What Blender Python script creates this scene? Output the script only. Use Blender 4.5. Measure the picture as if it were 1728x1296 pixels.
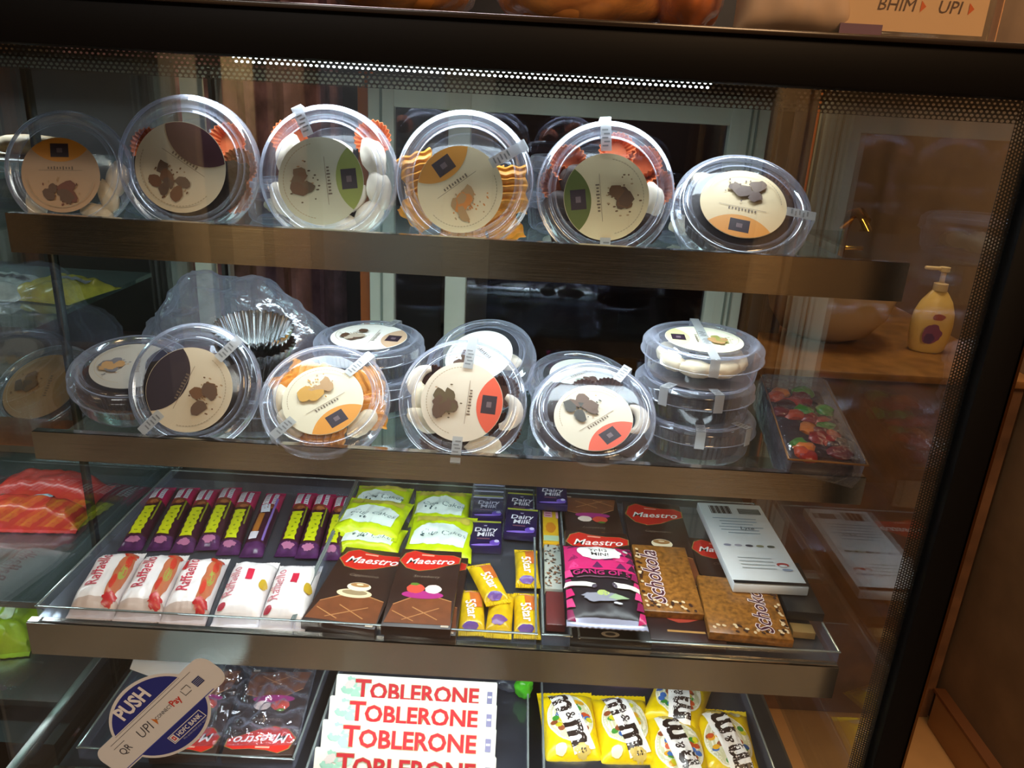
import bpy, bmesh, math, random
from mathutils import Matrix, Vector, noise
D=bpy.data
scene=bpy.context.scene
for o in list(D.objects): D.objects.remove(o)
H=1.45                     # eye height above the floor; helper coordinates are given relative to the eye level
# ---------------------------------------------------------------- camera
R=math.radians
cd=D.cameras.new('camera'); cam=D.objects.new('camera',cd); scene.collection.objects.link(cam)
cd.sensor_fit='HORIZONTAL'; cd.sensor_width=36.0; cd.lens=36.0*1290/1728; cd.clip_start=.01
cam.matrix_world=Matrix.Translation((0,0,H))@Matrix.Rotation(R(90-19.7),4,'X')@Matrix.Rotation(R(3.2),4,'Z')
scene.camera=cam
# ---------------------------------------------------------------- world, exposure
w=D.worlds.new('world'); scene.world=w; w.use_nodes=True
w.node_tree.nodes['Background'].inputs[0].default_value=(1.0,.72,.5,1)
w.node_tree.nodes['Background'].inputs[1].default_value=.03
scene.view_settings.view_transform='Standard'; scene.view_settings.look='None'
scene.view_settings.gamma=1; scene.view_settings.exposure=0
try:
    scene.cycles.transparent_max_bounces=32
    scene.cycles.max_bounces=10
except Exception: pass
def area(name,loc,rot,sx,sy,power,col,parent=None,spread=180):
    l=D.lights.new(name,'AREA'); l.shape='RECTANGLE'; l.size=sx; l.size_y=sy; l.energy=power; l.color=col; l.spread=R(spread)
    o=D.objects.new(name,l); scene.collection.objects.link(o); o.location=(loc[0],loc[1],loc[2]+H); o.rotation_euler=[R(a) for a in rot]
    return o
COOL=(.86,.95,1.0); WARM=(1.0,.62,.32)
area('canopy_lamp_light',(-.05,.95,.006),(6,0,0),.70,.03,1.55,COOL)
area('upper_shelf_lamp_light',(-.08,.952,-.186),(6,0,0),.74,.03,2.0,COOL)
area('middle_shelf_lamp_light',(-.08,.89,-.447),(8,0,0),.8,.02,1.5,COOL)
area('lower_shelf_lamp_light',(-.06,.825,-.694),(6,0,0),.62,.012,1.7,COOL)
area('room_lamp_light',(1.0,-.9,1.1),(15,15,0),.6,.6,36,WARM)
area('aisle_fill_light',(-.7,-1.4,1.2),(-8,0,0),.9,.5,30,(1.0,.93,.84))  # unseen neutral fill added to brighten the shelf fronts and sticker
area('wall_fill_light',(-1.5,-2.3,.4),(-60,0,0),.3,.2,10,(1.0,.8,.5))  # unseen fill added to warm the panel mirrored in the top lip
area('adjacent_lower_light',(-.95,1.0,-.50),(0,0,0),.5,.03,1.2,COOL)
area('sink_lamp_light',(.85,1.75,1.0),(0,0,0),.4,.4,15,(1.0,.80,.55))
area('back_room_fill_light',(-.3,2.3,1.1),(-30,0,0),.8,.3,14,(1.0,.85,.85))  # unseen fill added to lighten the background behind the doors
area('adjacent_case_light',(-.95,1.15,-.02),(0,0,0),.5,.03,2.2,COOL)
# ---------------------------------------------------------------- materials
def lin(c): return tuple((x/12.92 if x<=.04045 else ((x+.055)/1.055)**2.4) for x in c)
def hx(s): return lin(tuple(int(s[i:i+2],16)/255 for i in (0,2,4)))
MC={}
def mat(col,rough=.5,metal=0,vary=0,scale=60,emit=0,spec=.5,bump=0,sheet=0):
    key=(col,rough,metal,vary,scale,emit,bump,sheet)
    if key in MC: return MC[key]
    m=D.materials.new('surface_'+col); m.use_nodes=True; nt=m.node_tree; b=nt.nodes['Principled BSDF']
    c=hx(col); b.inputs['Base Color'].default_value=(*c,1); b.inputs['Roughness'].default_value=rough; b.inputs['Metallic'].default_value=metal
    tc=None
    if vary or bump:
        tc=nt.nodes.new('ShaderNodeTexCoord'); n=nt.nodes.new('ShaderNodeTexNoise'); n.inputs['Scale'].default_value=scale; n.inputs['Detail'].default_value=4
        nt.links.new(tc.outputs['Object'],n.inputs['Vector'])
        if vary:
            r=nt.nodes.new('ShaderNodeValToRGB'); r.color_ramp.elements[0].position=.3; r.color_ramp.elements[1].position=.7
            r.color_ramp.elements[0].color=(*[x*(1-vary) for x in c],1); r.color_ramp.elements[1].color=(*[min(1,x*(1+vary)) for x in c],1)
            nt.links.new(n.outputs['Fac'],r.inputs['Fac']); nt.links.new(r.outputs['Color'],b.inputs['Base Color'])
        if bump:
            bp=nt.nodes.new('ShaderNodeBump'); bp.inputs['Strength'].default_value=bump; bp.inputs['Distance'].default_value=.002
            nt.links.new(n.outputs['Fac'],bp.inputs['Height']); nt.links.new(bp.outputs['Normal'],b.inputs['Normal'])
    if emit:
        b.inputs['Emission Color'].default_value=(*c,1); b.inputs['Emission Strength'].default_value=emit
    MC[key]=m; return m
def clear(name,tint=(.96,.97,1),base=.03,graz=.55,rough=.08,haze=.5,power=3.0,hazecol=(.75,.8,1,1),bump=0,bscale=40):
    m=D.materials.new(name); m.use_nodes=True; nt=m.node_tree; nt.nodes.clear()
    out=nt.nodes.new('ShaderNodeOutputMaterial'); tr=nt.nodes.new('ShaderNodeBsdfTransparent'); tr.inputs[0].default_value=(*tint,1)
    gl=nt.nodes.new('ShaderNodeBsdfGlossy'); gl.inputs['Roughness'].default_value=rough; gl.inputs['Color'].default_value=(.9,.94,1,1)
    df=nt.nodes.new('ShaderNodeBsdfTranslucent'); df.inputs[0].default_value=hazecol
    dd=nt.nodes.new('ShaderNodeBsdfDiffuse'); dd.inputs[0].default_value=hazecol
    a1=nt.nodes.new('ShaderNodeMixShader'); a1.inputs[0].default_value=.5
    nt.links.new(df.outputs[0],a1.inputs[1]); nt.links.new(dd.outputs[0],a1.inputs[2])
    a2=nt.nodes.new('ShaderNodeMixShader'); a2.inputs[0].default_value=haze
    nt.links.new(gl.outputs[0],a2.inputs[1]); nt.links.new(a1.outputs[0],a2.inputs[2])
    lw=nt.nodes.new('ShaderNodeLayerWeight'); lw.inputs['Blend'].default_value=.5
    pw=nt.nodes.new('ShaderNodeMath'); pw.operation='POWER'; pw.inputs[1].default_value=power
    ma=nt.nodes.new('ShaderNodeMath'); ma.operation='MULTIPLY_ADD'; ma.inputs[1].default_value=graz; ma.inputs[2].default_value=base; ma.use_clamp=True
    mx=nt.nodes.new('ShaderNodeMixShader')
    nt.links.new(lw.outputs['Facing'],pw.inputs[0]); nt.links.new(pw.outputs[0],ma.inputs[0]); nt.links.new(ma.outputs[0],mx.inputs[0])
    nt.links.new(tr.outputs[0],mx.inputs[1]); nt.links.new(a2.outputs[0],mx.inputs[2]); nt.links.new(mx.outputs[0],out.inputs[0])
    if bump:
        tc=nt.nodes.new('ShaderNodeTexCoord'); n=nt.nodes.new('ShaderNodeTexNoise'); n.inputs['Scale'].default_value=bscale; n.inputs['Detail'].default_value=3
        bp=nt.nodes.new('ShaderNodeBump'); bp.inputs['Strength'].default_value=bump; bp.inputs['Distance'].default_value=.004
        nt.links.new(tc.outputs['Object'],n.inputs['Vector']); nt.links.new(n.outputs['Fac'],bp.inputs['Height'])
        nt.links.new(bp.outputs['Normal'],gl.inputs['Normal']); nt.links.new(bp.outputs['Normal'],lw.inputs['Normal'])
    return m
PLASTIC=clear('clear_plastic',graz=.75,base=.035,haze=.45,power=2.2)
TRAYP=clear('tray_plastic',graz=.6,base=.04,haze=.3,power=2.5)
RIMP=clear('rim_plastic',base=.13,graz=.85,haze=.5,power=1.3,rough=.1)
BAGP=clear('bag_film',base=.24,graz=.75,rough=.14,haze=.55,power=1.5,bump=.9,bscale=35)
CELLO=clear('cellophane',base=.05,graz=.7,rough=.1,haze=.25,power=1.6,bump=1.0,bscale=60)
GLASS=clear('pane_glass',tint=(.97,.985,.975),base=.035,graz=.95,rough=.004,haze=0,power=4.5)
SGLASS=clear('side_glass',tint=(.95,.97,.96),base=.05,graz=.72,rough=.004,haze=0,power=3.2)
SHGLASS=clear('shelf_glass',tint=(.82,.93,.9),base=.10,graz=.8,rough=.03,haze=.25,power=2.5,hazecol=(.5,.62,.6,1))
TAPE=clear('tape',base=.62,graz=.3,rough=.3,haze=.85,power=2,hazecol=(.62,.64,.66,1))
def frit(name,axis):
    m=D.materials.new(name); m.use_nodes=True; nt=m.node_tree; nt.nodes.clear(); N=nt.nodes.new; L=nt.links.new
    out=N('ShaderNodeOutputMaterial'); tc=N('ShaderNodeTexCoord'); sp=N('ShaderNodeSeparateXYZ'); L(tc.outputs['Object'],sp.inputs[0])
    def M(op,a,b=None,c=None):
        n=N('ShaderNodeMath'); n.operation=op
        for i,v in enumerate((a,b,c)):
            if v is None: continue
            if isinstance(v,(int,float)): n.inputs[i].default_value=v
            else: L(v,n.inputs[i])
        return n.outputs[0]
    P=.0052; Q=.0036
    if axis=='X': along,across=sp.outputs['X'],sp.outputs['Z']; P=.0052
    else: along,across=sp.outputs['Z'],sp.outputs['X']; P=.0034; Q=.0030
    row=M('FLOOR',M('DIVIDE',across,Q)); par=M('MULTIPLY',M('MODULO',M('ABSOLUTE',row),2.0),.5)
    u=M('SUBTRACT',M('FRACT',M('ADD',M('DIVIDE',along,P),par)),.5); v=M('SUBTRACT',M('FRACT',M('DIVIDE',across,Q)),.5)
    dist=M('SQRT',M('ADD',M('MULTIPLY',u,u),M('MULTIPLY',v,v)))
    # open windows in the print shrink away from the clear edge (across = 0 at clear edge)
    rad=M('SUBTRACT',.40,M('MULTIPLY',across,7.0 if axis=='X' else 9.0))
    hole=M('LESS_THAN',dist,rad)
    tr=N('ShaderNodeBsdfTransparent'); bk=N('ShaderNodeBsdfPrincipled'); bk.inputs['Base Color'].default_value=(.012,.011,.010,1); bk.inputs['Roughness'].default_value=.35
    mx=N('ShaderNodeMixShader'); L(hole,mx.inputs[0]); L(bk.outputs[0],mx.inputs[1]); L(tr.outputs[0],mx.inputs[2]); L(mx.outputs[0],out.inputs[0]); return m
FRITX=frit('dotted_print_horizontal','X'); FRITZ=frit('dotted_print_vertical','Z')
def steelmat():
    m=mat('c4c1ba',.15,1); nt=m.node_tree; b=nt.nodes['Principled BSDF']
    tc=nt.nodes.new('ShaderNodeTexCoord'); mp=nt.nodes.new('ShaderNodeMapping'); mp.inputs['Scale'].default_value=(2,2,400)
    n=nt.nodes.new('ShaderNodeTexNoise'); n.inputs['Scale'].default_value=4; bp=nt.nodes.new('ShaderNodeBump'); bp.inputs['Strength'].default_value=.12; bp.inputs['Distance'].default_value=.001
    nt.links.new(tc.outputs['Object'],mp.inputs[0]); nt.links.new(mp.outputs[0],n.inputs['Vector']); nt.links.new(n.outputs['Fac'],bp.inputs['Height']); nt.links.new(bp.outputs['Normal'],b.inputs['Normal'])
    return m
STEEL=steelmat()
BLACK=mat('0c0b0a',.4); BLACKG=mat('070606',.5); BLACKG.node_tree.nodes['Principled BSDF'].inputs['Specular IOR Level'].default_value=.15
# ---------------------------------------------------------------- mesh builder
TC={}
def text_geo(s,size,shear=0,bold=0,squash=1):
    key=(s,size,shear,bold,squash)
    if key in TC: return TC[key]
    c=D.curves.new('lettering','FONT'); c.body=s; c.size=size; c.align_x='CENTER'; c.align_y='CENTER'; c.shear=shear; c.offset=bold*size; c.resolution_u=2
    o=D.objects.new('lettering',c); scene.collection.objects.link(o); dg=bpy.context.evaluated_depsgraph_get()
    me=D.meshes.new_from_object(o.evaluated_get(dg))
    r=([(v.co.x,v.co.y*squash) for v in me.vertices],[tuple(p.vertices) for p in me.polygons])
    D.objects.remove(o); D.curves.remove(c); D.meshes.remove(me)
    TC[key]=r; return r
class MB:
    def __init__(s): s.bm=bmesh.new(); s.mats=[]; s.h=lambda x,y:0.0; s.layer=0; s.o0=.0003
    def mi(s,m):
        if m not in s.mats: s.mats.append(m)
        return s.mats.index(m)
    def merge(s,b2,m,M=None,smooth=True):
        if M is not None: b2.transform(M)
        i=s.mi(m) if not callable(m) else None
        vm={}
        for v in b2.verts: vm[v]=s.bm.verts.new(v.co)
        for f in b2.faces:
            try: g=s.bm.faces.new([vm[v] for v in f.verts])
            except ValueError: continue
            g.material_index=i if i is not None else s.mi(m(f)); g.smooth=smooth
        b2.free(); return s
    def box(s,c,d,m,M=None,bev=0,seg=2):
        b=bmesh.new(); bmesh.ops.create_cube(b,size=1); bmesh.ops.scale(b,vec=d,verts=b.verts)
        if bev: bmesh.ops.bevel(b,geom=b.edges[:],offset=bev,segments=seg,affect='EDGES',profile=.5)
        bmesh.ops.translate(b,vec=c,verts=b.verts); return s.merge(b,m,M)
    def lathe(s,prof,m,M=None,n=64,pleat=0,npl=0,cap=False):
        b=bmesh.new(); rings=[]
        for (r,z) in prof:
            if r<1e-6: rings.append([b.verts.new((0,0,z))])
            else: rings.append([b.verts.new(((r+(pleat*r*math.cos(npl*2*math.pi*k/n) if pleat else 0))*math.cos(2*math.pi*k/n),(r+(pleat*r*math.cos(npl*2*math.pi*k/n) if pleat else 0))*math.sin(2*math.pi*k/n),z)) for k in range(n)])
        for a,c in zip(rings,rings[1:]):
            for k in range(n):
                k2=(k+1)%n
                if len(a)==1 and len(c)==1: continue
                if len(a)==1: b.faces.new((a[0],c[k],c[k2]))
                elif len(c)==1: b.faces.new((a[k],c[0],a[k2]))
                else: b.faces.new((a[k],c[k],c[k2],a[k2]))
        bmesh.ops.recalc_face_normals(b,faces=b.faces); return s.merge(b,m,M)
    def blob(s,c,d,m,M=None,amp=.15,freq=2.0,seed=0,sub=3):
        b=bmesh.new(); bmesh.ops.create_icosphere(b,subdivisions=sub,radius=1)
        for v in b.verts:
            k=1+amp*noise.noise(v.co*freq+Vector((seed*7.3,seed*1.7,seed)))
            v.co=Vector((v.co.x*d[0]*k+c[0],v.co.y*d[1]*k+c[1],v.co.z*d[2]*k+c[2]))
        return s.merge(b,m,M)
    def tube(s,pts,r,m,n=10,M=None):
        b=bmesh.new(); rings=[]; P=[Vector(p) for p in pts]
        rr=r if isinstance(r,(list,tuple)) else [r]*len(P)
        for i,p in enumerate(P):
            t=(P[min(i+1,len(P)-1)]-P[max(i-1,0)]).normalized(); up=Vector((0,0,1)) if abs(t.z)<.9 else Vector((1,0,0))
            x=t.cross(up).normalized(); y=t.cross(x)
            rings.append([b.verts.new(p+(x*math.cos(2*math.pi*k/n)+y*math.sin(2*math.pi*k/n))*rr[i]) for k in range(n)])
        for a,c in zip(rings,rings[1:]):
            for k in range(n): b.faces.new((a[k],a[(k+1)%n],c[(k+1)%n],c[k]))
        b.faces.new(rings[0]); b.faces.new(rings[-1][::-1])
        bmesh.ops.recalc_face_normals(b,faces=b.faces); return s.merge(b,m,M)
    # flat printed shapes laid on the surface given by self.h
    def decal(s,verts,faces,m,M=None,maxe=.02,nosub=False):
        s.layer+=1; b=bmesh.new(); vs=[b.verts.new((x,y,0)) for x,y in verts]
        for f in faces:
            try: b.faces.new([vs[i] for i in f])
            except ValueError: pass
        if s.o0>.0005: maxe=min(maxe,.0045)
        if not nosub:
            bmesh.ops.triangulate(b,faces=b.faces[:])
            for _ in range(6):
                le=[e for e in b.edges if e.calc_length()>maxe]
                if not le: break
                bmesh.ops.subdivide_edges(b,edges=le,cuts=1); bmesh.ops.triangulate(b,faces=b.faces[:])
        off=s.o0+.00004*s.layer
        for v in b.verts: v.co.z=s.h(v.co.x,v.co.y)+off
        for f in b.faces:
            f.normal_update()
            if f.normal.z<0: f.normal_flip()
        return s.merge(b,m,M)
    def poly(s,pts,m,M=None,maxe=.015,nosub=False): return s.decal(pts,[tuple(range(len(pts)))],m,M,maxe,nosub)
    def rect(s,cx,cy,w,l,m,ang=0,M=None):
        a=R(ang); c,sn=math.cos(a),math.sin(a)
        return s.poly([(cx+x*c-y*sn,cy+x*sn+y*c) for x,y in ((-w/2,-l/2),(w/2,-l/2),(w/2,l/2),(-w/2,l/2))],m,M)
    def ell(s,cx,cy,rx,ry,m,ang=0,n=28,jit=0,seed=0,M=None):
        a=R(ang); c,sn=math.cos(a),math.sin(a); rnd=random.Random(seed); pts=[]
        for k in range(n):
            q=2*math.pi*k/n; j=1+jit*(rnd.random()-.5); x,y=rx*math.cos(q)*j,ry*math.sin(q)*j
            pts.append((cx+x*c-y*sn,cy+x*sn+y*c))
        return s.poly(pts,m,M)
    def text(s,t,cx,cy,size,m,ang=0,shear=0,bold=0,squash=1,M=None,flip=False):
        v,f=text_geo(t,size,shear,bold,squash); a=R(ang); c,sn=math.cos(a),math.sin(a)
        return s.decal([(cx+x*c-y*sn,cy+x*sn+y*c) for x,y in v],f,m,M,maxe=.012)
    def build(s,name,parent=None,sharp=40,M=None):
        me=D.meshes.new(name); s.bm.to_mesh(me); s.bm.free()
        for m in s.mats: me.materials.append(m)
        me.set_sharp_from_angle(angle=R(sharp))
        o=D.objects.new(name,me); scene.collection.objects.link(o)
        if parent: o.parent=parent
        if M is not None: o.matrix_world=M
        return o
def tag(o,label,cat,group=None):
    o['label']=label; o['category']=cat
    if group: o['group']=group
    return o
def empty(name,M,label,cat,group=None):
    o=D.objects.new(name,None); o.empty_display_size=.05; scene.collection.objects.link(o); o.matrix_world=M; return tag(o,label,cat,group)
def T(x,y,z,rz=0,rx=0,ry=0):
    return Matrix.Translation((x,y,z+H))@Matrix.Rotation(R(rz),4,'Z')@Matrix.Rotation(R(rx),4,'X')@Matrix.Rotation(R(ry),4,'Y')
def struct(name,mb,M=None):
    o=mb.build(name,M=M or Matrix.Translation((0,0,H))); o['kind']='structure'; return o
OFF=Matrix.Translation((0,0,H))
# ================================================================ room
FZ=-H
FM=mat('85786a',.45,vary=.9,scale=2.0)
_mp=FM.node_tree.nodes.new('ShaderNodeMapping'); _mp.inputs['Scale'].default_value=(1.5,.2,1)  # floor streaks added so the lower steel lips mirror vertical bands
_tn=[n for n in FM.node_tree.nodes if n.type=='TEX_NOISE'][0]; _tc=[n for n in FM.node_tree.nodes if n.type=='TEX_COORD'][0]
FM.node_tree.links.new(_tc.outputs['Object'],_mp.inputs[0]); FM.node_tree.links.new(_mp.outputs[0],_tn.inputs['Vector'])
struct('floor',MB().box((-.5,-1.25,FZ-.025),(5.2,3.7,.05),FM).box((-.5,1.8,FZ-.025),(5.2,2.4,.05),mat('c4935a',.5,vary=.12,scale=6)))
struct('ceiling',MB().box((-.5,0,1.325),(5.2,6.2,.05),mat('9a8468',.8)))
struct('wall_right',MB().box((1.19,0,-.05),(.08,6.2,2.8),mat('735639',.55,vary=.18,scale=9)))
struct('wall_left',MB().box((-3.05,0,-.05),(.08,6.2,2.8),mat('544238',.7)))
struct('wall_back',MB().box((-.5,2.94,-.05),(5.2,.08,2.8),mat('6b5a42',.7,vary=.3,scale=5)))
struct('wall_front',MB().box((-.5,-2.94,-.05),(5.2,.08,2.8),mat('33291f',.7)))
bb=MB(); bb.box((1.14,-.6,FZ+.055),(.02,4.4,.11),mat('a87846',.45),bev=.003); bb.box((1.136,-.6,FZ+.112),(.03,4.4,.008),mat('6b4023',.4))
struct('baseboard_right',bb)
# panels and pillars added behind the viewer to vary the steel lips' reflections
for i,(x,wd,c,lab) in enumerate(((-2.3,.5,'2c2320','dark brown reflection panel added at the far left of the shop wall'),(-1.55,.17,'f0d0a0','warm cream reflection panel added beside the dark panel'),(-.95,.3,'24221c','dark olive reflection panel added on the shop wall'),(-.45,.55,'a8a698','light stone reflection panel added on the shop wall'),(.75,.3,'2b3138','slate blue reflection panel added near the right wall'))):
    tag(MB().box((0,0,0),(wd,.03,2.2),mat(c,.6),bev=.005).build('reflection_panel',M=T(x,-2.88,-.1)),lab,'wall panel','added reflection panels behind the viewer')
for x_,w_,c_,l_ in ((-1.66,.20,'0e0d0c','black square reflection pillar added in the aisle behind the viewer'),(-1.40,.13,'ffdca8','cream square reflection pillar added in the aisle beside the black one'),(-.97,.14,'e6b890','pinkish beige narrow reflection pillar added in the aisle'),(-.58,.50,'8795a0','wide blue-grey reflection pillar added in the aisle behind the viewer'),(1.05,.12,'ffd8a0','cream reflection pillar added in the aisle near the right wall')):
    tag(MB().box((0,0,0),(w_,.06,1.7),mat(c_,.6),bev=.006).build('reflection_pillar',M=T(x_,-1.78,-.598)),l_,'pillar','added reflection pillars in the aisle')  # unseen pillars, added only to be mirrored in the steel shelf fronts
tag(MB().box((0,0,0),(.02,.14,1.8),mat('e8c088',.6),bev=.004).build('reflection_panel',M=T(1.135,-1.8,-.2)),'narrow pale reflection panel added on the right wall','wall panel')  # unseen pale panel added for a warm patch mirrored in the steel
for x,y,lab in ((1.02,-.7,'warm ceiling lamp above the right side of the aisle'),(-.7,-1.6,'warm ceiling lamp above the left side of the aisle'),(.2,-2.2,'warm ceiling lamp near the front wall')):
    e=empty('ceiling_lamp',T(x,y,1.27),lab,'lamp','warm ceiling lamps')
    MB().lathe([(0,.03),(.12,.03),(.13,0),(.12,-.02),(.1,-.02)],mat('b0a890',.4),n=32).build('lamp_body',e)
    MB().lathe([(0,-.018),(.1,-.018)],mat('ffb060',.4,emit=14),n=32).build('lamp_diffuser',e)
# ================================================================ sink corner seen through the side glass
ct=empty('sink_counter',T(.83,1.95,FZ),'brown stone wash counter behind the case at the right','counter')
MB().box((0,0,.47),(.62,.66,.93),mat('6a472c',.5,vary=.35,scale=14)).build('counter_body',ct)
MB().box((0,-.01,.943),(.64,.70,.018),mat('83582f',.3,vary=.3,scale=22),bev=.004).build('counter_top',ct)
bs=MB(); pr=[(0,.012),(.06,.012),(.10,.03),(.135,.075),(.15,.14),(.156,.142),(.158,.136),(.142,.07),(.105,.02),(.06,0),(0,0)]
bs.lathe(pr,mat('c8a880',.25),n=48)
tag(bs.build('wash_basin',M=T(.775,1.88,-.497)),'rounded cream wash basin on the brown counter','basin')
f=empty('faucet',T(.85,2.05,-.497),'chrome faucet behind the wash basin','faucet')
MB().tube([(0,0,0),(0,0,.25),(0,-.03,.29),(0,-.08,.3),(0,-.12,.285),(0,-.125,.26)],.013,mat('c8a050',.15,1)).build('spout',f)
MB().lathe([(0,.0),(.025,0),(.025,.012),(.018,.02),(0,.02)],mat('c8a050',.15,1),n=24).build('flange',f)
MB().box((.035,0,.2),(.05,.012,.012),mat('d0b060',.15,1),bev=.004).build('lever',f)
b=empty('soap_bottle',T(1.0,1.8,-.4975,-5),'pale yellow pump soap bottle standing on the brown counter','bottle')
mb=MB(); mb.lathe([(0,0),(.036,0),(.041,.006),(.047,.035),(.049,.065),(.046,.095),(.036,.122),(.022,.142),(.015,.15),(0,.15)],mat('e8c070',.35),n=40)
for v in mb.bm.verts: v.co.y*=.62
mb.build('bottle_body',b)
mb=MB(); mb.lathe([(.016,.148),(.016,.165),(.006,.168),(.006,.192),(.012,.194),(.012,.204),(0,.205)],mat('e0c088',.35),n=24); mb.box((-.02,0,.2),(.05,.012,.008),mat('e0c088',.35),bev=.003); mb.build('pump',b)
mb=MB(); s_=Matrix.Translation((0,-.0312,.06))@Matrix.Rotation(R(90),4,'X')
mb.ell(-.008,-.012,.022,.024,mat('8a4a6e',.4),n=24,jit=.2,seed=2,M=s_); mb.ell(.0,.03,.014,.008,mat('b05a38',.4),n=16,jit=.3,M=s_); mb.ell(-.012,-.022,.012,.012,mat('5b3a68',.4),M=s_,jit=.3)
mb.build('printed_label',b)
tag(MB().box((0,0,0),(.05,.03,1.9),mat('a8561c',.5),bev=.004).build('wooden_post',M=T(.865,2.5,-.5)),'orange-brown wooden post against the back wall at the right','post')
tag(MB().box((0,0,0),(.07,.03,1.9),mat('6e5c2c',.5),bev=.004).build('wall_strip',M=T(1.0,2.88,-.2)),'olive trim board on the back wall behind the faucet','board')
tag(MB().box((0,0,0),(.16,.03,1.9),mat('5a4a33',.45),bev=.004).build('wall_strip',M=T(1.22-.1,2.88,-.2)),'wide taupe board on the back wall right of the olive one','board')
# ================================================================ curtain and posts behind the case
mb=MB(); bm=bmesh.new(); nx,nz=90,14; g=[[bm.verts.new((-1.15+i*.9/nx,.04*math.sin(i*.62)+.02*math.sin(i*.27+j*.3),-.9+j*1.6/nz)) for j in range(nz+1)] for i in range(nx+1)]
for i in range(nx):
    for j in range(nz): bm.faces.new((g[i][j],g[i+1][j],g[i+1][j+1],g[i][j+1]))
mb.merge(bm,mat('8c6c74',.8,vary=.75,scale=11)); c=mb.build('curtain',M=T(0,1.95,0)); md=c.modifiers.new('s','SOLIDIFY'); md.thickness=.002
tag(c,'pinkish brown patterned curtain hanging behind the case on the left','curtain')
tag(MB().box((0,0,0),(.026,.02,1.6),mat('b05c1e',.5),bev=.003).build('wooden_post',M=T(-.287,1.44,-.3)),'narrow orange wooden post beside the pale door frame','post')
# ================================================================ display case
XL,XR,YG,YB=-.603,.466,.74,1.41
case=empty('display_case',T(-.07,1.08,FZ),'black framed glass display case with pale sliding back doors','display case')
def part(name,mb,parent=case): return mb.build(name,parent,M=OFF)
bpy.context.view_layer.update()
def cpart(name,mb,parent=case):
    o=mb.build(name); o.parent=parent; o.matrix_parent_inverse=parent.matrix_world.inverted(); o.location=(0,0,H); return o
cpart('top_frame',MB().box((-.3,YG-.004,.0535),(1.9,.03,.043),BLACKG,bev=.003).box((-.3,1.08,.069),(1.9,.66,.012),mat('1a1512',.35)).box((-.3,YG-.008,.0735),(1.9,.034,.005),mat('2a211b',.2),bev=.0015))
cpart('corner_post',MB().box((.481,YG,-.62),(.034,.026,1.42),BLACKG,bev=.003).box((.4995,YG-.006,-.62),(.003,.016,1.42),mat('8a6038',.25,1)))
cpart('back_post',MB().box((.447,YB+.0,-.4),(.022,.03,.95),BLACK,bev=.002))
cpart('middle_post',MB().box((-.617,1.0,-.5),(.009,.012,1.1),mat('6d746e',.25,1),bev=.002))
cpart('base',MB().box((-.07,1.08,-1.19),(1.08,.68,.5),mat('17120f',.45)))
cpart('side_rail',MB().box((-.612,1.03,-.832),(.014,.6,.016),mat('8d8f8c',.3,1),bev=.002))
fg=cpart('front_glass',MB().box((-.07,YG,-.42),(1.075,.006,.94),GLASS))
o=MB(); o.box((0,0,.0165),(1.075,.0006,.033),FRITX); q=o.build('dotted_print'); q.parent=fg; q.location=(-.07,YG+.0036,.012)
o=MB(); o.box((.0105,0,0),(.021,.0006,.94),FRITZ); q=o.build('dotted_print'); q.parent=fg; q.location=(.444,YG+.0036,-.42)
cpart('side_glass',MB().box((XR,1.075,-.42),(.005,.66,.94),SGLASS))
cpart('side_glass',MB().box((XL-.005,1.075,-.42),(.005,.66,.94),SGLASS))
FR=mat('ced2c0',.45,vary=.08,scale=12)
mb=MB()
for x0,x1 in ((-.275,-.229),(-.135,-.096),(.350,.417)): mb.box(((x0+x1)/2,YB,-.45),(x1-x0,.03,.98),FR,bev=.003)
mb.box((.071,YB+.001,.02),(.69,.028,.052),FR,bev=.003); mb.box((.071,YB+.001,-.92),(.69,.028,.05),FR,bev=.003)
mb.box((-.252,YB-.016,-.44),(.004,.004,.93),mat('7e897c',.5)); mb.box((.385,YB-.016,-.44),(.003,.004,.93),mat('7e897c',.5)); mb.box((.395,YB-.016,-.44),(.003,.004,.93),mat('7e897c',.5))
cpart('door_frame',mb)
mb=MB(); mb.box((-.583,YB,-.45),(.032,.03,.98),FR,bev=.003).box((-.548,YB,-.45),(.006,.02,.98),mat('4a4742',.4)).box((-.537,YB,-.45),(.004,.02,.98),mat('868078',.4)).box((-.43,YB,.035),(.29,.02,.02),FR)
cpart('door_frame',mb)
PANE=clear('dark_pane',tint=(.45,.42,.5),base=.05,graz=.9,rough=.01,haze=0,power=4)
cpart('door_pane',MB().box((-.182,YB+.004,-.45),(.094,.005,.93),PANE)); cpart('door_pane',MB().box((.127,YB+.004,-.45),(.445,.005,.93),PANE))
lt=MB(); lt.tube([(-.285,.792,.0315),(.175,.792,.0315)],.0028,mat('f2fbff',.4,emit=5),n=12); lamp=cpart('lamp_tube',lt)
q=MB().box((-.05,.792,.0385),(.62,.02,.008),mat('8c9296',.35,1)).build('lamp_housing'); q.parent=lamp; 
# dark room divider behind the doors
tag(MB().box((0,0,0),(1.1,.03,2.2),mat('1b1a22',.5,vary=.5,scale=4),bev=.004).build('dark_partition',M=T(.12,1.9,-.3)),'near-black partition standing behind the sliding door panes','partition')
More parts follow.
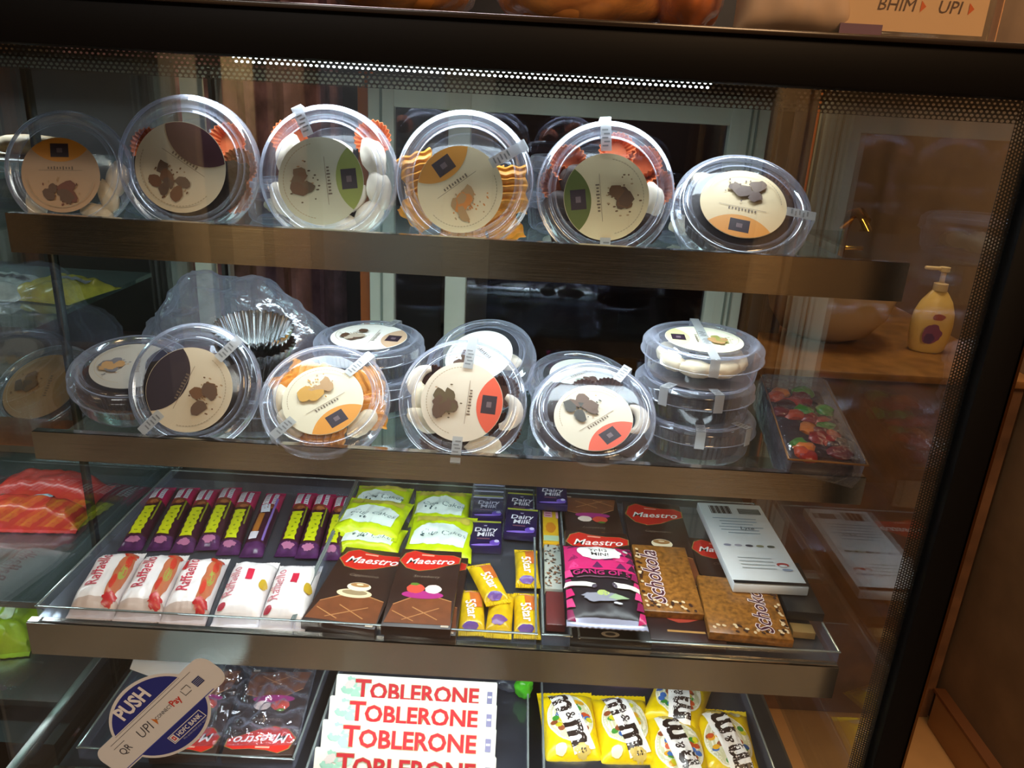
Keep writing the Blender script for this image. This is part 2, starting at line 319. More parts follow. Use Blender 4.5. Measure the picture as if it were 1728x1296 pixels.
# ---------------------------------------------------------------- shelves
def shelf(name_lab,zt,zl,zb,yf,x0,x1,yb,surf,lamp=True,lx=(-.3,.2)):
    xm=(x0+x1)/2; e=empty('shelf',T(xm,(yf+yb)/2,zt),name_lab,'shelf','shelves of the display case')
    def sp(name,mb,par=e,):
        o=mb.build(name); o.parent=par
        if par is e: o.matrix_parent_inverse=e.matrix_world.inverted(); o.location=(0,0,H)
        return o
    bpy.context.view_layer.update()
    sp('shelf_board',MB().box((xm,(yf+yb)/2+.004,zt-.004),(x1-x0-.002,yb-yf-.008,.008),surf))
    lip=MB(); lip.box((xm,yf,(zl+zb)/2),(x1-x0,.003,zl-zb),STEEL).box((xm,yf+.005,zl-.0008),(x1-x0,.012,.0016),STEEL).box((xm,yf+.004,zb+.0008),(x1-x0,.01,.0016),STEEL)
    sp('steel_lip',lip)
    if lamp:
        l=sp('lamp_tube',MB().tube([(lx[0]-.05,yf+.022,zb+.008),(lx[1]+.05,yf+.022,zb+.008)],.004,mat('f2fbff',.4,emit=9),n=10))
    return e
shelf('top shelf with a brown-tinted steel front, carrying the first row of round boxes',-.1635,-.138,-.182,.86,-.577,.437,1.32,SHGLASS)
shelf('second shelf from the top with steel front, carrying bag, foil cups and round boxes',-.4325,-.405,-.442,.86,-.590,.444,1.30,SHGLASS,lx=(-.4,.25))
shelf('third shelf with steel front, carrying trays of chocolate bars',-.650,-.643,-.691,.80,-.598,.434,1.36,mat('6d6f6c',.32,1,vary=.1,scale=20))
shelf('lowest shelf at the bottom of the photo, carrying white bar boxes and yellow packets',-.886,-.880,-.905,.79,-.598,.440,1.36,mat('50525a',.35,1,vary=.1,scale=20),lamp=False)
# ================================================================ round clear boxes
def C(c,**k): return mat(c,k.pop('r',.5),**k)
CREAM='cfc2aa'
def lens(cx,r,d,r2,n=16):
    # overlap of the label disc (radius r) with a disc (centre d on +x, radius r2)
    x=(r*r-r2*r2+d*d)/(2*d); y=math.sqrt(max(r*r-x*x,1e-9)); a=math.atan2(y,x); b_=math.atan2(y,x-d)
    p=[(r*math.cos(-a+2*a*k/n),r*math.sin(-a+2*a*k/n)) for k in range(n+1)]
    q=[(d+r2*math.cos(b_+(2*math.pi-2*b_)*k/n),r2*math.sin(b_+(2*math.pi-2*b_)*k/n)) for k in range(1,n)]
    return p+q
def rotp(p,a,s=1): a=R(a); return [(s*(x*math.cos(a)-y*math.sin(a)),s*(x*math.sin(a)+y*math.cos(a))) for x,y in p]
LR=.0505
def label_disc(par,col,ang,pic,picc,square=True,off=(0,0),base=CREAM,r=LR,dec=.64):
    mb=MB(); mb.h=lambda x,y:.0046
    mb.lathe([(0,.0047),(r,.0047),(r,.0042),(0,.0042)],C(base,r=.55),n=56,M=Matrix.Translation((off[0],off[1],0)))
    Mo=Matrix.Translation((off[0],off[1],0))@Matrix.Rotation(R(ang),4,'Z')
    mb.poly([(x*.99,y*.99) for x,y in lens(0,r,dec*r*2,r*.92)],C(col,r=.5),M=Mo)
    if square:
        mb.rect(r*.66,0,r*.36,r*.46,C('2b1c2a'),M=Mo); mb.rect(r*.66,0,r*.12,r*.14,C('6a5a62'),M=Mo)
    rnd=random.Random(pic)
    for k in range(9): mb.rect(r*.19,r*(-.30+.075*k),r*(.06 if k%3 else .09),r*.035,C('6b5a4c'),M=Mo)
    mb.rect(r*.13,0,r*.012,r*1.1,C('8d7c6b'),M=Mo)
    for k in range(46):
        q=rnd.random()*6.28; rr=rnd.random()*r*.5; mb.ell(-r*.40+rr*math.cos(q)*.8,rr*math.sin(q),r*.018+r*.025*rnd.random(),r*.02,C(picc if k%3 else 'a88a68'),n=6,M=Mo)
    for k in range(7):
        mb.ell(-r*.40+(rnd.random()-.5)*r*.42,(rnd.random()-.5)*r*.62,r*(.13+.09*rnd.random()),r*(.10+.07*rnd.random()),C(picc if k%2 else 'a8845a' if pic%4==0 else '5a4030'),ang=rnd.random()*180,n=10,jit=.4,seed=pic*9+k,M=Mo)
    # small print ring
    for k in range(34):
        q=R(100+k*160/34); mb.rect(r*.86*math.cos(q),r*.86*math.sin(q),r*.02,r*.05,C('a8987f'),ang=math.degrees(q),M=Mo)
    return mb.build('paper_label',par)
def tapes(par,lst):
    for (a,r0,r1) in lst:
        mb=MB(); Mo=Matrix.Rotation(R(a),4,'Z'); L=r1-r0; w_=.0125
        mb.box(((r0+min(r1,.083))/2,0,.0066),(min(r1,.083)-r0,w_,.0004),TAPE,M=Mo)
        if r1>.08: mb.box((.0836,0,-.006),(.0004,w_,.024),TAPE,M=Mo)
        for k in range(5): mb.box((r0+.006+k*.0045,(-1)**k*.001,.0069),(.0018,.007,.0001),C('6f7276'),M=Mo)
        mb.build('tape_strip',par)
BOXN=[0]
def round_box(M,label,lab=None,tp=(),group='clear round cookie boxes',depth=.048,name='cookie_box',plain=False):
    e=empty(name,M,label,'cookie box',group)
    lid=MB(); lid.lathe([(0,.004),(.056,.004),(.060,.0036)],PLASTIC,n=72); lid.lathe([(.060,.0036),(.0625,-.001),(.0655,-.0015),(.0685,.004),(.072,.0062),(.0755,.0045),(.0775,.001),(.0795,.0005),(.081,-.002),(.081,-.013),(.0828,-.015)],RIMP,n=72)
    lid.build('lid',e,sharp=60)
    if not plain or True:
        b=MB(); b.lathe([(.0822,-.0158),(.0785,-.0165)],RIMP,n=72); b.lathe([(.0785,-.0165),(.0765,-.020),(.074,-depth+.006),(.070,-depth),(.064,-depth-.001),(.06,-depth+.004),(0,-depth+.004)],PLASTIC,n=72); b.build('tub',e,sharp=60)
    if lab: label_disc(e,**lab)
    tapes(e,tp); BOXN[0]+=1; return e
def inner(name,mb,M,loc,lab,cat,group,rz=0,rx=0):
    o=mb.build(name,M=M@Matrix.Translation(loc)@Matrix.Rotation(R(rz),4,'Z')@Matrix.Rotation(R(rx),4,'X')); return tag(o,lab,cat,group)
PROTO={}
def clone(key,fn,name,M,lab,cat,group):
    if key not in PROTO: o=fn().build(name,M=M); PROTO[key]=o
    else: o=PROTO[key].copy(); scene.collection.objects.link(o); o.matrix_world=M; 
    o.name=name if key not in PROTO else o.name
    return tag(o,lab,cat,group)
def white_cookie(): return MB().blob((0,0,0),(.025,.014,.011),mat('efe3cf',.7,vary=.06),amp=.22,freq=1.6,seed=3)
def crescent():
    mb=MB(); pts=[(.021*math.cos(R(a)),.021*math.sin(R(a))-.01,0) for a in range(10,171,16)]
    mb.tube(pts,[.004+.006*math.sin(math.pi*i/(len(pts)-1)) for i in range(len(pts))],mat('efe3cf',.7,vary=.06),n=12); return mb
def cupf(col):
    def f():
        mb=MB(); mb.lathe([(0,-.008),(.014,-.008),(.022,.010),(.0215,.010),(.0135,-.007),(0,-.007)],mat(col,.6,vary=.15),n=96,pleat=.055,npl=24); return mb
    return f
def darkc(): return MB().blob((0,0,0),(.023,.022,.011),mat('2c160c',.6,vary=.3,scale=120,bump=.4),amp=.25,freq=2,seed=5)
def pastry():
    b=bmesh.new(); bmesh.ops.create_grid(b,x_segments=16,y_segments=20,size=1)
    for v in b.verts:
        x,y=v.co.x,v.co.y; v.co=Vector((x*.021*(1+.08*math.sin(y*9)),y*.028*(1+.05*math.sin(x*8)),.008*(1-x**4)*(1-y**4)+.0022*math.sin(y*22)))
    ex=bmesh.ops.extrude_face_region(b,geom=b.faces[:]); 
    for v in ex['geom']:
        if isinstance(v,bmesh.types.BMVert): v.co.z=-.006
    bmesh.ops.recalc_face_normals(b,faces=b.faces)
    return MB().merge(b,mat('d9932f',.45,vary=.25,scale=90,bump=.3))
def rollc(): return MB().blob((0,0,0),(.013,.024,.012),mat('e9d9b8',.6,vary=.1,scale=100),amp=.18,freq=2.5,seed=9)
KIND={'w':('cream_cookie',white_cookie,'cookie','rounded cream cookie'),'c':('crescent_cookie',crescent,'cookie','curved cream cookie'),
 'o':('paper_cup',cupf('cc6c3a'),'paper cup','orange pleated paper cup'),'b':('paper_cup',cupf('5a3220'),'paper cup','brown pleated paper cup'),'d':('dark_cookie',darkc,'cookie','dark chocolate cookie'),
 'p':('puff_pastry',pastry,'pastry','golden ridged puff pastry'),'r':('cream_cookie',rollc,'cookie','pale oval cookie'),'k':('paper_cup',cupf('c9c6c0'),'paper cup','grey pleated paper cup')}
def fill(M,items,where):
    for k,x,y,rz,*z in items:
        n,fn,cat,ad=KIND[k]; zz=z[0] if z else -.022
        clone(k,fn,n,M@Matrix.Translation((x,y,zz))@Matrix.Rotation(R(rz),4,'Z'),ad+' inside '+where,cat,cat+'s inside '+where)
def cake(M,col,cut,where,lab='dark pleated cake',rad=.066,seed=0,z0=-.043,z1=-.010,rot=0):
    # a round cake, cut off along a chord when cut < 1
    b=bmesh.new(); n=110; top=[];bot=[]
    for k in range(n):
        a=2*math.pi*k/n; r=rad*(1+.012*math.cos(k*math.pi)); x,y=r*math.cos(a),r*math.sin(a)
        lim=cut*rad+.004*noise.noise(Vector((x*90,seed,0)))
        y=min(y,lim); top.append(b.verts.new((x,y,z1+.001))); bot.append(b.verts.new((x*.93,y*.93,z0)))
    c=b.verts.new((0,min(0,cut*rad-.03),z1+.004)); c2=b.verts.new((0,min(0,cut*rad-.03),z0))
    for k in range(n):
        j=(k+1)%n; b.faces.new((top[k],top[j],bot[j],bot[k])); b.faces.new((top[k],c,top[j])); b.faces.new((bot[k],bot[j],c2))
    bmesh.ops.recalc_face_normals(b,faces=b.faces)
    o=MB().merge(b,mat(col,.6,vary=.35,scale=110,bump=.5)).build('chocolate_cake' if col!='d9932f' else 'cake',M=M@Matrix.Rotation(R(rot),4,'Z'))
    return tag(o,lab+' inside '+where,'cake')
def face(x,y,z,t,yaw=0,ry=0): return T(x,y,z,yaw,90-t)@Matrix.Rotation(R(ry),4,'Z')
GREENL='8a8a38'; ORG='d08a2a'; PUR='4a2836'; COR='d9573f'
# --- top shelf, front row
MA=face(-.533,.915,-.0935,16,8)@Matrix.Scale(.85,4)
round_box(MA,'leftmost round box on the top shelf, orange label with dark square at top',dict(col=ORG,ang=92,pic=1,picc='6b3a2a',off=(-.006,-.008),base='b79a80'),group=None)
fill(MA,[('r',.045,-.03,20),('r',.03,-.055,70),('w',.058,-.005,80),('r',-.05,-.045,10)],'the leftmost box of the top shelf')
MBx=face(-.3985,.932,-.0815,13,3)
round_box(MBx,'round box of dark cake with a cream and maroon label on the top shelf',dict(col=PUR,ang=58,pic=2,picc='6b4020',square=False,off=(-.006,-.004),r=.0525,dec=.56),group=None)
cake(MBx,'1c0e08',.12,'the round box with the maroon label',seed=3)
fill(MBx,[('o',-.052,.022,0,-.03),('o',.054,.004,30,-.03),('o',.05,-.03,50,-.024),('o',.038,.034,10,-.036)],'the round box with the maroon label')
MCx=face(-.232,.93,-.084,12)
round_box(MCx,'round box of cream cookies with a pale green label and tape at the top left',dict(col='8f9a4a',ang=8,pic=3,picc='5a4a3a',off=(-.006,-.008),base='c2c0ac'),[(116,.048,.085)],group=None)
fill(MCx,[('w',-.052,.024,70),('w',.05,.026,110),('w',.058,-.012,100),('w',.046,-.044,50),('w',.012,-.058,10),('w',-.026,-.056,-20),('w',-.056,-.03,120),('c',-.02,.0,40),('c',.02,-.02,200),('w',0,.03,0),('o',-.052,.044,0,-.032),('o',.048,.048,0,-.032),('o',-.03,-.03,0,-.036),('b',.03,-.06,0,-.036)],'the round box with the pale green label')
MDx=face(-.070,.933,-.081,13)
round_box(MDx,'round box of golden puff pastries with an orange and cream label on the top shelf',dict(col=ORG,ang=128,pic=4,picc='c87a30',off=(-.004,-.012),base='d8c8a8'),[(32,.036,.085)],group=None)
fill(MDx,[('p',-.055,.004,20,-.018),('p',.054,-.006,5,-.018),('p',-.048,-.03,-40,-.016),('p',0,-.055,90,-.018),('p',.045,-.045,30,-.022),('p',-.02,.0,80,-.028),('p',.02,-.0,100,-.03)],'the round box with the orange and cream label')
ME=face(.099,.933,-.0845,13)
round_box(ME,'round box of dark cookies and orange cups with an olive label, top shelf',dict(col='55602a',ang=188,pic=5,picc='6b4a30',off=(0,-.008),base='d0bf9c'),[(95,.045,.085),(-88,.055,.085)],group=None)
fill(ME,[('o',-.045,.032,0,-.028),('o',-.056,.008,0,-.03),('o',.012,.05,0,-.03),('o',.045,.036,0,-.03),('o',.062,.01,0,-.03),('d',-.05,-.02,0),('d',-.032,.012,0),('d',-.04,-.05,0),('w',.058,-.008,90),('d',.05,-.035,0),('b',.022,-.058,0),('b',-.012,-.06,0),('d',0,0,0),('d',.02,-.02,0)],'the round box with the olive label')
MF=face(.261,.93,-.093,46,-4)
round_box(MF,'rightmost round box on the top shelf, tilted back, label with orange wedge at its bottom',dict(col='cf8f42',ang=-100,pic=6,picc='4a2a1c',off=(0,0),base='d2bd98'),[(-10,.05,.085)],group=None)
cake(MF,'22120c',2,'the tilted box at the top shelf right end',rad=.064)
fill(MF,[('r',-.035,.050,60,-.024),('r',-.005,.057,90,-.024),('b',.04,.042,130,-.024)],'the tilted box at the top shelf right end')
# lying boxes behind them
for i,(x,y,z,txt) in enumerate(((-.31,1.10,-.115,'behind the maroon and pale green labelled boxes'),(-.088,1.13,-.115,'lying flat behind the box of golden pastries'),(.085,1.16,-.0655,'upper of two between orange and olive labels'),(.085,1.16,-.115,'lower of two between orange and olive labels'),(.262,1.13,-.115,'lying flat behind the tilted box at the right'),(-.50,1.13,-.115,'lying flat behind the leftmost box'))):
    M_=T(x,y,z,i*40); round_box(M_,'clear round box '+txt+' on the top shelf',None,(),'clear boxes lying behind the top shelf row')
    fill(M_,[('p' if i in (1,2) else 'r',.03*math.cos(q*1.57+i),.03*math.sin(q*1.57+i),q*50,-.03) for q in range(4)],'the clear box '+txt)
# --- second shelf
MG=face(-.4045,.905,-.350,27,2)
round_box(MG,'round box of dark pleated cake, dark purple and cream label, second shelf',dict(col='241424',ang=158,pic=7,picc='6b4526',square=False,off=(-.002,-.006),r=.054,dec=.50),[(48,.046,.085),(-132,.05,.085)],group=None)
cake(MG,'1a0f0a',.45,'the box with the dark purple and cream label',seed=8,lab='dark pleated chocolate cake')
MHx=face(-.238,.908,-.356,52,3)
round_box(MHx,'tilted round box of pale pastries on the second shelf, label with orange wedge',dict(col='d58f30',ang=-52,pic=8,picc='b98a30',off=(0,-.008),base='d3cbb4'),[(50,.04,.085),(-130,.05,.085)],group=None)
fill(MHx,[('p',-.05,.02,30),('r',-.055,.0,20,-.016),('p',.055,-.004,10),('r',.05,-.03,140,-.014),('p',-.03,.045,80),('p',.04,.035,120),('p',0,-.052,90),('r',-.04,-.035,40,-.014),('p',0,.0,0,-.03)],'the tilted box with the orange wedge on the second shelf')
MJ=face(-.062,.909,-.350,36)
round_box(MJ,'round cookie box with a coral wedge at right of its label, middle of second shelf',dict(col=COR,ang=-4,pic=10,picc='5a4a30',off=(0,-.004),r=.052,base='d6cbbb'),[(84,.04,.085),(-92,.05,.085)],group=None)
fill(MJ,[('r',-.055,.002,10),('r',-.05,-.026,60,-.018),('c',-.055,.026,80),('c',.058,-.01,260,-.016),('r',.03,-.056,100,-.018),('b',-.045,.03,0,-.034),('b',.05,.02,0,-.034),('b',-.03,-.05,0,-.034),('b',.055,-.03,0,-.034),('d',0,-.055,0,-.026),('d',.02,.02,0,-.03),('d',-.02,-.01,0,-.03)],'the box with a coral wedge at right of its label')
MK=face(.107,.922,-.360,56,-3)
round_box(MK,'tilted round box of dark cookies with coral wedge at lower right of its label',dict(col=COR,ang=-50,pic=11,picc='34302a',off=(0,-.014),base='cfc8b8'),[(58,.055,.085)],group=None)
fill(MK,[('d',-.055,.01,0),('d',-.045,-.03,0),('d',-.04,.035,0),('d',0,-.055,0),('k',-.052,-.01,0,-.03),('k',.03,-.055,0,-.03),('b',.02,.045,0,-.026),('d',.05,.03,0),('c',.055,0,270,-.016),('d',.05,-.032,0),('k',-.02,-.052,0,-.03),('b',-.01,.04,0,-.026),('d',0,0,0,-.03)],'the tilted box with the coral wedge at lower right')
# stack at right: three boxes
stx,sty=.255,.995
for k,(z,lab,txt) in enumerate(((-.384,None,'lowest of the stack of three on the second shelf'),(-.333,None,'middle one of the stack of three on the second shelf'),(-.281,dict(col='c8c890',ang=180,pic=12,picc='8a8a4a',base='e9e9d2',r=.052),'pale green label, topmost of the stack of three on the second shelf'))):
    M_=T(stx+(.004,-.005,0)[k],sty,z,(12,-20,-4)[k],3 if k==2 else 0)
    round_box(M_,'clear round box, '+txt,lab,[((-88,.0,.085),(92,.0,.085)) if k==2 else ((-110,.06,.085),(-60,.06,.085))][0],'stack of round boxes on the second shelf')
    if k==2: fill(M_,[('r',.048*math.cos(R(q)),.048*math.sin(R(q)),q) for q in range(-150,200,45)],'the topmost box of the right stack')
    else: cake(M_,'1f1410',2,'the '+('lowest','middle')[k]+' box of the right stack',seed=k)
tag(MB().lathe([(0,-.0425),(.062,-.0425),(.075,.004),(.0735,.004),(.061,-.041),(0,-.041)],mat('d8d4c8',.5),n=120,pleat=.02,npl=30).build('paper_tray',M=T(stx,sty,-.281)) if False else MB().lathe([(0,0),(.066,0),(.0675,.001),(0,.002)],mat('4a3c34',.6),n=40).build('paper_disc',M=T(stx,sty,-.3275)),'dark paper disc between the two upper boxes of the right stack','paper')
# two-box stack behind H
for k,(z,lab) in enumerate(((-.384,None),(-.331,dict(col='c9a98c',ang=5,pic=13,picc='b9ab9a',base='f2efe8',r=.056)))):
    M_=T(-.215,1.085,z,(20,-12)[k],(0,3)[k]); round_box(M_,'clear round box behind the tilted pastry box, '+('lower','upper')[k]+' of two stacked',lab,() if k==0 else [(80,.05,.085)],'pair of stacked boxes behind the pastry box')
    cake(M_,'3a2a26' if k==0 else '26242a',2,'the '+('lower','upper')[k]+' box behind the tilted pastry box',seed=k+4)
# flat box behind K and behind J
M_=T(.105,1.075,-.372,10,14); round_box(M_,'clear round box with pale label propped behind the box with the lower coral wedge',dict(col='dfe6dd',ang=120,pic=14,picc='b8c8b8',base='eef2ec',square=False),[(-150,.04,.085)],'propped boxes in the second row'); fill(M_,[('w',.03,.03,0),('w',-.03,.03,40),('w',.0,-.035,80)],'the box propped behind the lower coral wedge box')
M_=T(-.05,1.07,-.345,-25,32); round_box(M_,'clear round box with a pale label leaning behind the middle box with the coral wedge',dict(col='e8ece8',ang=60,pic=15,picc='c9c9c0',base='eef0ee',square=False),(),'propped boxes in the second row'); fill(M_,[('w',.03,.02,0),('w',-.03,.0,60)],'the box leaning behind the middle coral wedge box')
# left group
ML=T(-.519,.978,-.358,-12,16,8)@Matrix.Scale(.98,4)
round_box(ML,'round box of dark cake lying tilted at the left end of the second shelf',dict(col='2b2736',ang=28,pic=16,picc='6a6a72',base='a8a49c',square=False,r=.052),(),group=None)
cake(ML,'2a150c',2,'the tilted box at the second shelf left end',rad=.058,seed=12)
inner('paper_cup',MB().lathe([(0,-.016),(.062,-.016),(.0725,.008),(.0715,.008),(.061,-.015),(0,-.015)],mat('6b3a1c',.35,.4),n=240,pleat=.012,npl=60),ML,(0,0,-.026),'large bronze pleated paper cup inside the tilted box at the left end','paper cup',None)
ML2=face(-.712,1.08,-.435,52,-10)  # box modelled in place of a reflection in the left glass
round_box(ML2,'round box standing in for a glass reflection, brown-tinted label, left of the second shelf',dict(col='8a6a3c',ang=10,pic=17,picc='6b4a2a',base='9a7a58',square=False,r=.058),(),group=None,depth=.04)
cake(ML2,'3a2014',2,'the brown-labelled box standing in for a reflection',seed=14,z0=-.036,z1=-.012)
cb=MB(); cb.box((0,0,0),(.15,.09,.0025),mat('7a4a2a',.55,vary=.15),bev=.0008)  # brown board modelled in place of a warm reflection in the glass
tag(cb.build('reflection_board',M=T(-.705,.99,-.4675,0,0)),'brown board standing in for a glass reflection, left of the second shelf','board')
# foil cups in front of bag
def foilcup():
    mb=MB(); mb.lathe([(0,-.03),(.03,-.03),(.052,.02),(.0505,.02),(.029,-.028),(0,-.028)],mat('cfd3d4',.16,1),n=256,pleat=.045,npl=32); return mb
tag(foilcup().build('foil_cup',M=T(-.355,.995,-.313,0,10,4)),'silver pleated foil cup on top, in front of the clear bag','foil cup')
tag(foilcup().build('foil_cup',M=T(-.355,.998,-.333,8,10,4)),'silver pleated foil cup nested under the upper one','foil cup')
M_=T(-.35,1.005,-.384,0); round_box(M_,'clear round box lying under the silver foil cups on the second shelf',None,(),None); cake(M_,'2a1c16',2,'the box under the foil cups',seed=19)
# crumpled clear bag
def bag(c,d,seed,name,lab,M,peaks):
    b=bmesh.new(); bmesh.ops.create_icosphere(b,subdivisions=5,radius=1)
    for v in b.verts:
        p=v.co.copy(); k=1
        for (px,py,pz,s_) in peaks:
            dd=max(0,p.dot(Vector((px,py,pz)).normalized())); k+=s_*dd**14
        n_=noise.noise(p*2.1+Vector((seed,0,0)))*.18+abs(noise.noise(p*5+Vector((0,seed,0))))*.10
        p=p*(k+n_); p.z=max(p.z,-.62); v.co=Vector((p.x*d[0],p.y*d[1],p.z*d[2]))
    return tag(MB().merge(b,BAGP).build(name,M=M,sharp=180),lab,'bag')
bag(None,(.120,.075,.098),4,'plastic_bag','crumpled clear plastic bag behind the dark cake boxes on the second shelf',T(-.440,1.15,-.376),[(-.5,-.1,1,.25),(.45,0,1,.22),(1,0,.1,.35),(-1,0,-.1,.25)])
# fruit cake box
fc=empty('fruit_cake_box',T(.396,.96,-.418,-3,13),'glossy dark fruit-topped cake in a clear tray at the right end of the second shelf','cake box')
MB().box((0,0,.012),(.088,.185,.022),mat('1c0f0c',.3),bev=.006).build('tray_base',fc)
MB().box((0,0,.034),(.080,.175,.026),mat('2a1010',.5,vary=.4,scale=60,bump=.5),bev=.006).build('cake_body',fc)
rnd=random.Random(4)
for k in range(26):
    x=(rnd.random()-.5)*.064; y=-.078+.156*((k+.5)/26); c_=('8a1f18','b0401c','6b1414','c8702a','4a7a28','3a1410','a32a20')[k%7]
    if k in (17,18): c_='3f8a2c'
    MB().blob((x,y,.048),(.012+.005*rnd.random(),.010+.005*rnd.random(),.007),mat(c_,.3),amp=.3,seed=k,sub=2).build('fruit_piece',fc)
mb=MB(); mb.box((0,0,.034),(.096,.195,.064),CELLO,bev=.01); mb.build('clear_cover',fc)
mb=MB()
for x0,y0,x1,y1 in ((-.048,-.0975,.048,-.0975),(-.048,-.0975,-.044,.0975),(.048,-.0975,.044,.0975)): mb.tube([(x0,y0,.058),((x0+x1)/2,(y0+y1)/2,.0585),(x1,y1,.058)],.0013,mat('a87a52',.2,.6),n=8)
mb.build('cover_rim',fc)
# ================================================================ trays
def tray(M,w_,l_,h_,label,group='clear plastic trays',cols=()):
    e=empty('display_tray',M,label,'tray',group); t=.0018
    mb=MB(); mb.box((0,0,t/2),(w_,l_,t),TRAYP)
    for x,y,sx,sy in ((-w_/2,0,t,l_),(w_/2,0,t,l_),(0,-l_/2,w_,t),(0,l_/2,w_,t)): mb.box((x,y,h_/2),(sx,sy,h_),TRAYP)
    mb.build('tray_shell',e)
    mb=MB()
    for x,y,sx,sy in ((-w_/2,0,.003,l_+.004),(w_/2,0,.003,l_+.004),(0,-l_/2,w_+.004,.003),(0,l_/2,w_+.004,.003)): mb.box((x,y,h_),(sx,sy,.0016),mat('b8c4c4',.12,.7),bev=.0004)
    mb.build('tray_rim',e)
    for c in cols: MB().box((c,0,h_/2),(t,l_-.004,h_-.002),TRAYP).build('divider',e)
    return e
tray(T(-.430,1.015,-.6495,0),.328,.395,.018,'clear plastic tray of snack bars and white packets, leftmost on the third shelf')
tray(T(-.107,1.015,-.6495,0),.312,.395,.018,'clear plastic tray of chocolate boxes and yellow packets, middle of the third shelf')
tray(T(.076,1.015,-.6495,0),.036,.395,.018,'narrow clear tray of thin bars right of the yellow-gold bars')
tray(T(.272,1.015,-.6495,0),.335,.395,.016,'clear tray of dark chocolate packs, rightmost on the third shelf')
tray(T(-.425,1.02,-.8855,0),.30,.40,.02,'clear tray of wrapped red and black boxes on the lowest shelf','clear trays of the lowest shelf')
tray(T(-.100,1.0,-.8855,0),.305,.40,.02,'clear tray holding the stacked white bar boxes on the lowest shelf','clear trays of the lowest shelf')
tray(T(.240,1.0,-.8855,0),.33,.40,.02,'clear tray of yellow candy packets on the lowest shelf','clear trays of the lowest shelf')
# ================================================================ packs
def pouch(w_,l_,t_,mf,crimp=.01,seed=0,wr=.0012,ns=9,nx=28,ny=44,px=3,pw=.6):
    mb=MB(); mb.o0=.0008
    def h(x,y):
        u=min(1,abs(2*x/w_)); v=abs(y)/(l_/2-crimp)
        k=(1-u**px)**pw*(1-min(1,v)**5)**pw if v<1 else 0
        n_=noise.noise(Vector((x*60+seed*3.1,y*45,seed)))*wr*2+abs(noise.noise(Vector((x*110,y*25+seed,seed*2.2))))*wr*1.4
        return .0012+t_*k+n_*(k**.5 if k>0 else 0)+(.0004*math.sin(x*2600) if v>=1 else 0)
    mb.h=h; b=bmesh.new(); top=[[None]*(ny+1) for _ in range(nx+1)]; bot=[[None]*(ny+1) for _ in range(nx+1)]
    for i in range(nx+1):
        for j in range(ny+1):
            x=w_*(i/nx-.5); y=l_*(j/ny-.5); vv=abs(y)/(l_/2); nar=1-.05*(1-vv**2) if True else 1
            yy=y
            if j in (0,ny): yy+=(.0013 if i%2 else 0)*(1 if j==0 else -1)
            top[i][j]=b.verts.new((x*nar,yy,h(x,y))); bot[i][j]=b.verts.new((x*nar,yy,0))
    for i in range(nx):
        for j in range(ny):
            b.faces.new((top[i][j],top[i+1][j],top[i+1][j+1],top[i][j+1])); b.faces.new((bot[i][j],bot[i][j+1],bot[i+1][j+1],bot[i+1][j]))
    for i in range(nx):
        for j in (0,ny): b.faces.new((top[i][j],bot[i][j],bot[i+1][j],top[i+1][j]))
    for j in range(ny):
        for i in (0,nx): b.faces.new((top[i][j],top[i][j+1],bot[i][j+1],bot[i][j]))
    bmesh.ops.recalc_face_normals(b,faces=b.faces)
    if callable(mf):
        fn=lambda f: mf(f.calc_center_median().x/(w_/2),f.calc_center_median().y/(l_/2))
    else: fn=mf
    mb.merge(b,fn); return mb
def flatbox(w_,l_,t_,m,bev=.0008):
    mb=MB(); mb.box((0,0,t_/2),(w_,l_,t_),m,bev=bev); mb.h=lambda x,y:t_-.0002; return mb
def put(mb,name,M,lab,cat,group=None): return tag(mb.build(name,M=M),lab,cat,group)
Z3=-.6475
# --- purple snack bars with yellow name block
def jbar(seed,alt=False,w_=.0335,l_=.200):
    d=mat('3c1a2c',.28,vary=.25,scale=70); p=mat('b8205a',.25); 
    mb=pouch(w_,l_,.0125,lambda u,v:(p if v>.34 else mat('4a2450',.25,vary=.3,scale=80) if v<-.74 else d),crimp=.009,seed=seed,wr=.0008)
    mb.rect(-.006,.062,.0095,.044,mat('e6e2ea',.3)); mb.rect(.007,.059,.0065,.040,mat('dcd8e6',.3))
    for k in range(7): mb.rect(-.006,.045+k*.0056,.007,.0018,mat('7a3a5a',.3)); mb.rect(.007,.043+k*.0056,.0045,.0018,mat('7a3a5a',.3))
    mb.ell(.0,.028,.011,.010,mat('7a3c22',.4),jit=.3,seed=seed); mb.ell(.002,.026,.006,.005,mat('a8643a',.4),jit=.3)
    if alt: 
        mb.rect(-.002,.024,.014,.026,mat('cfd4e4',.3),ang=8); mb.rect(-.004,-.02,.009,.055,mat('a8682c',.3)); mb.rect(.011,-.005,.003,.13,mat('8468b8',.25)); mb.rect(-.004,-.058,.012,.02,mat('d8d4e2',.3))
    else:
        pts=[]; n=10; rn=random.Random(seed)
        for k in range(n+1): pts.append((-.0095+.0018*(k%2),-.070+.082*k/n))
        for k in range(n,-1,-1): pts.append((.0075-.0018*(k%2)+.001,-.070+.082*k/n))
        mb.poly(pts,mat('c6cc14',.35)); 
        for k in range(6): mb.ell(-.001+(k%2)*.003,-.062+k*.0125,.0028,.0016,mat('7d8a10',.35),n=8,ang=k*40)
        mb.poly([(.0105,-.03),(.0125,-.03),(.0125,.03),(.0105,.03)],mat('8a8f22',.35))
        mb.ell(.0,-.082,.009,.006,mat('a8688c',.3),jit=.4,seed=seed+2)
    return mb
JB=((-.570,1.074,9.4,0),(-.530,1.078,9.6,0),(-.494,1.076,9.6,0),(-.4585,1.082,9.4,0),(-.425,1.077,9.0,0),(-.385,1.075,6.5,1),(-.334,1.082,6,0),(-.3005,1.076,5.4,0),(-.268,1.079,5.6,0))
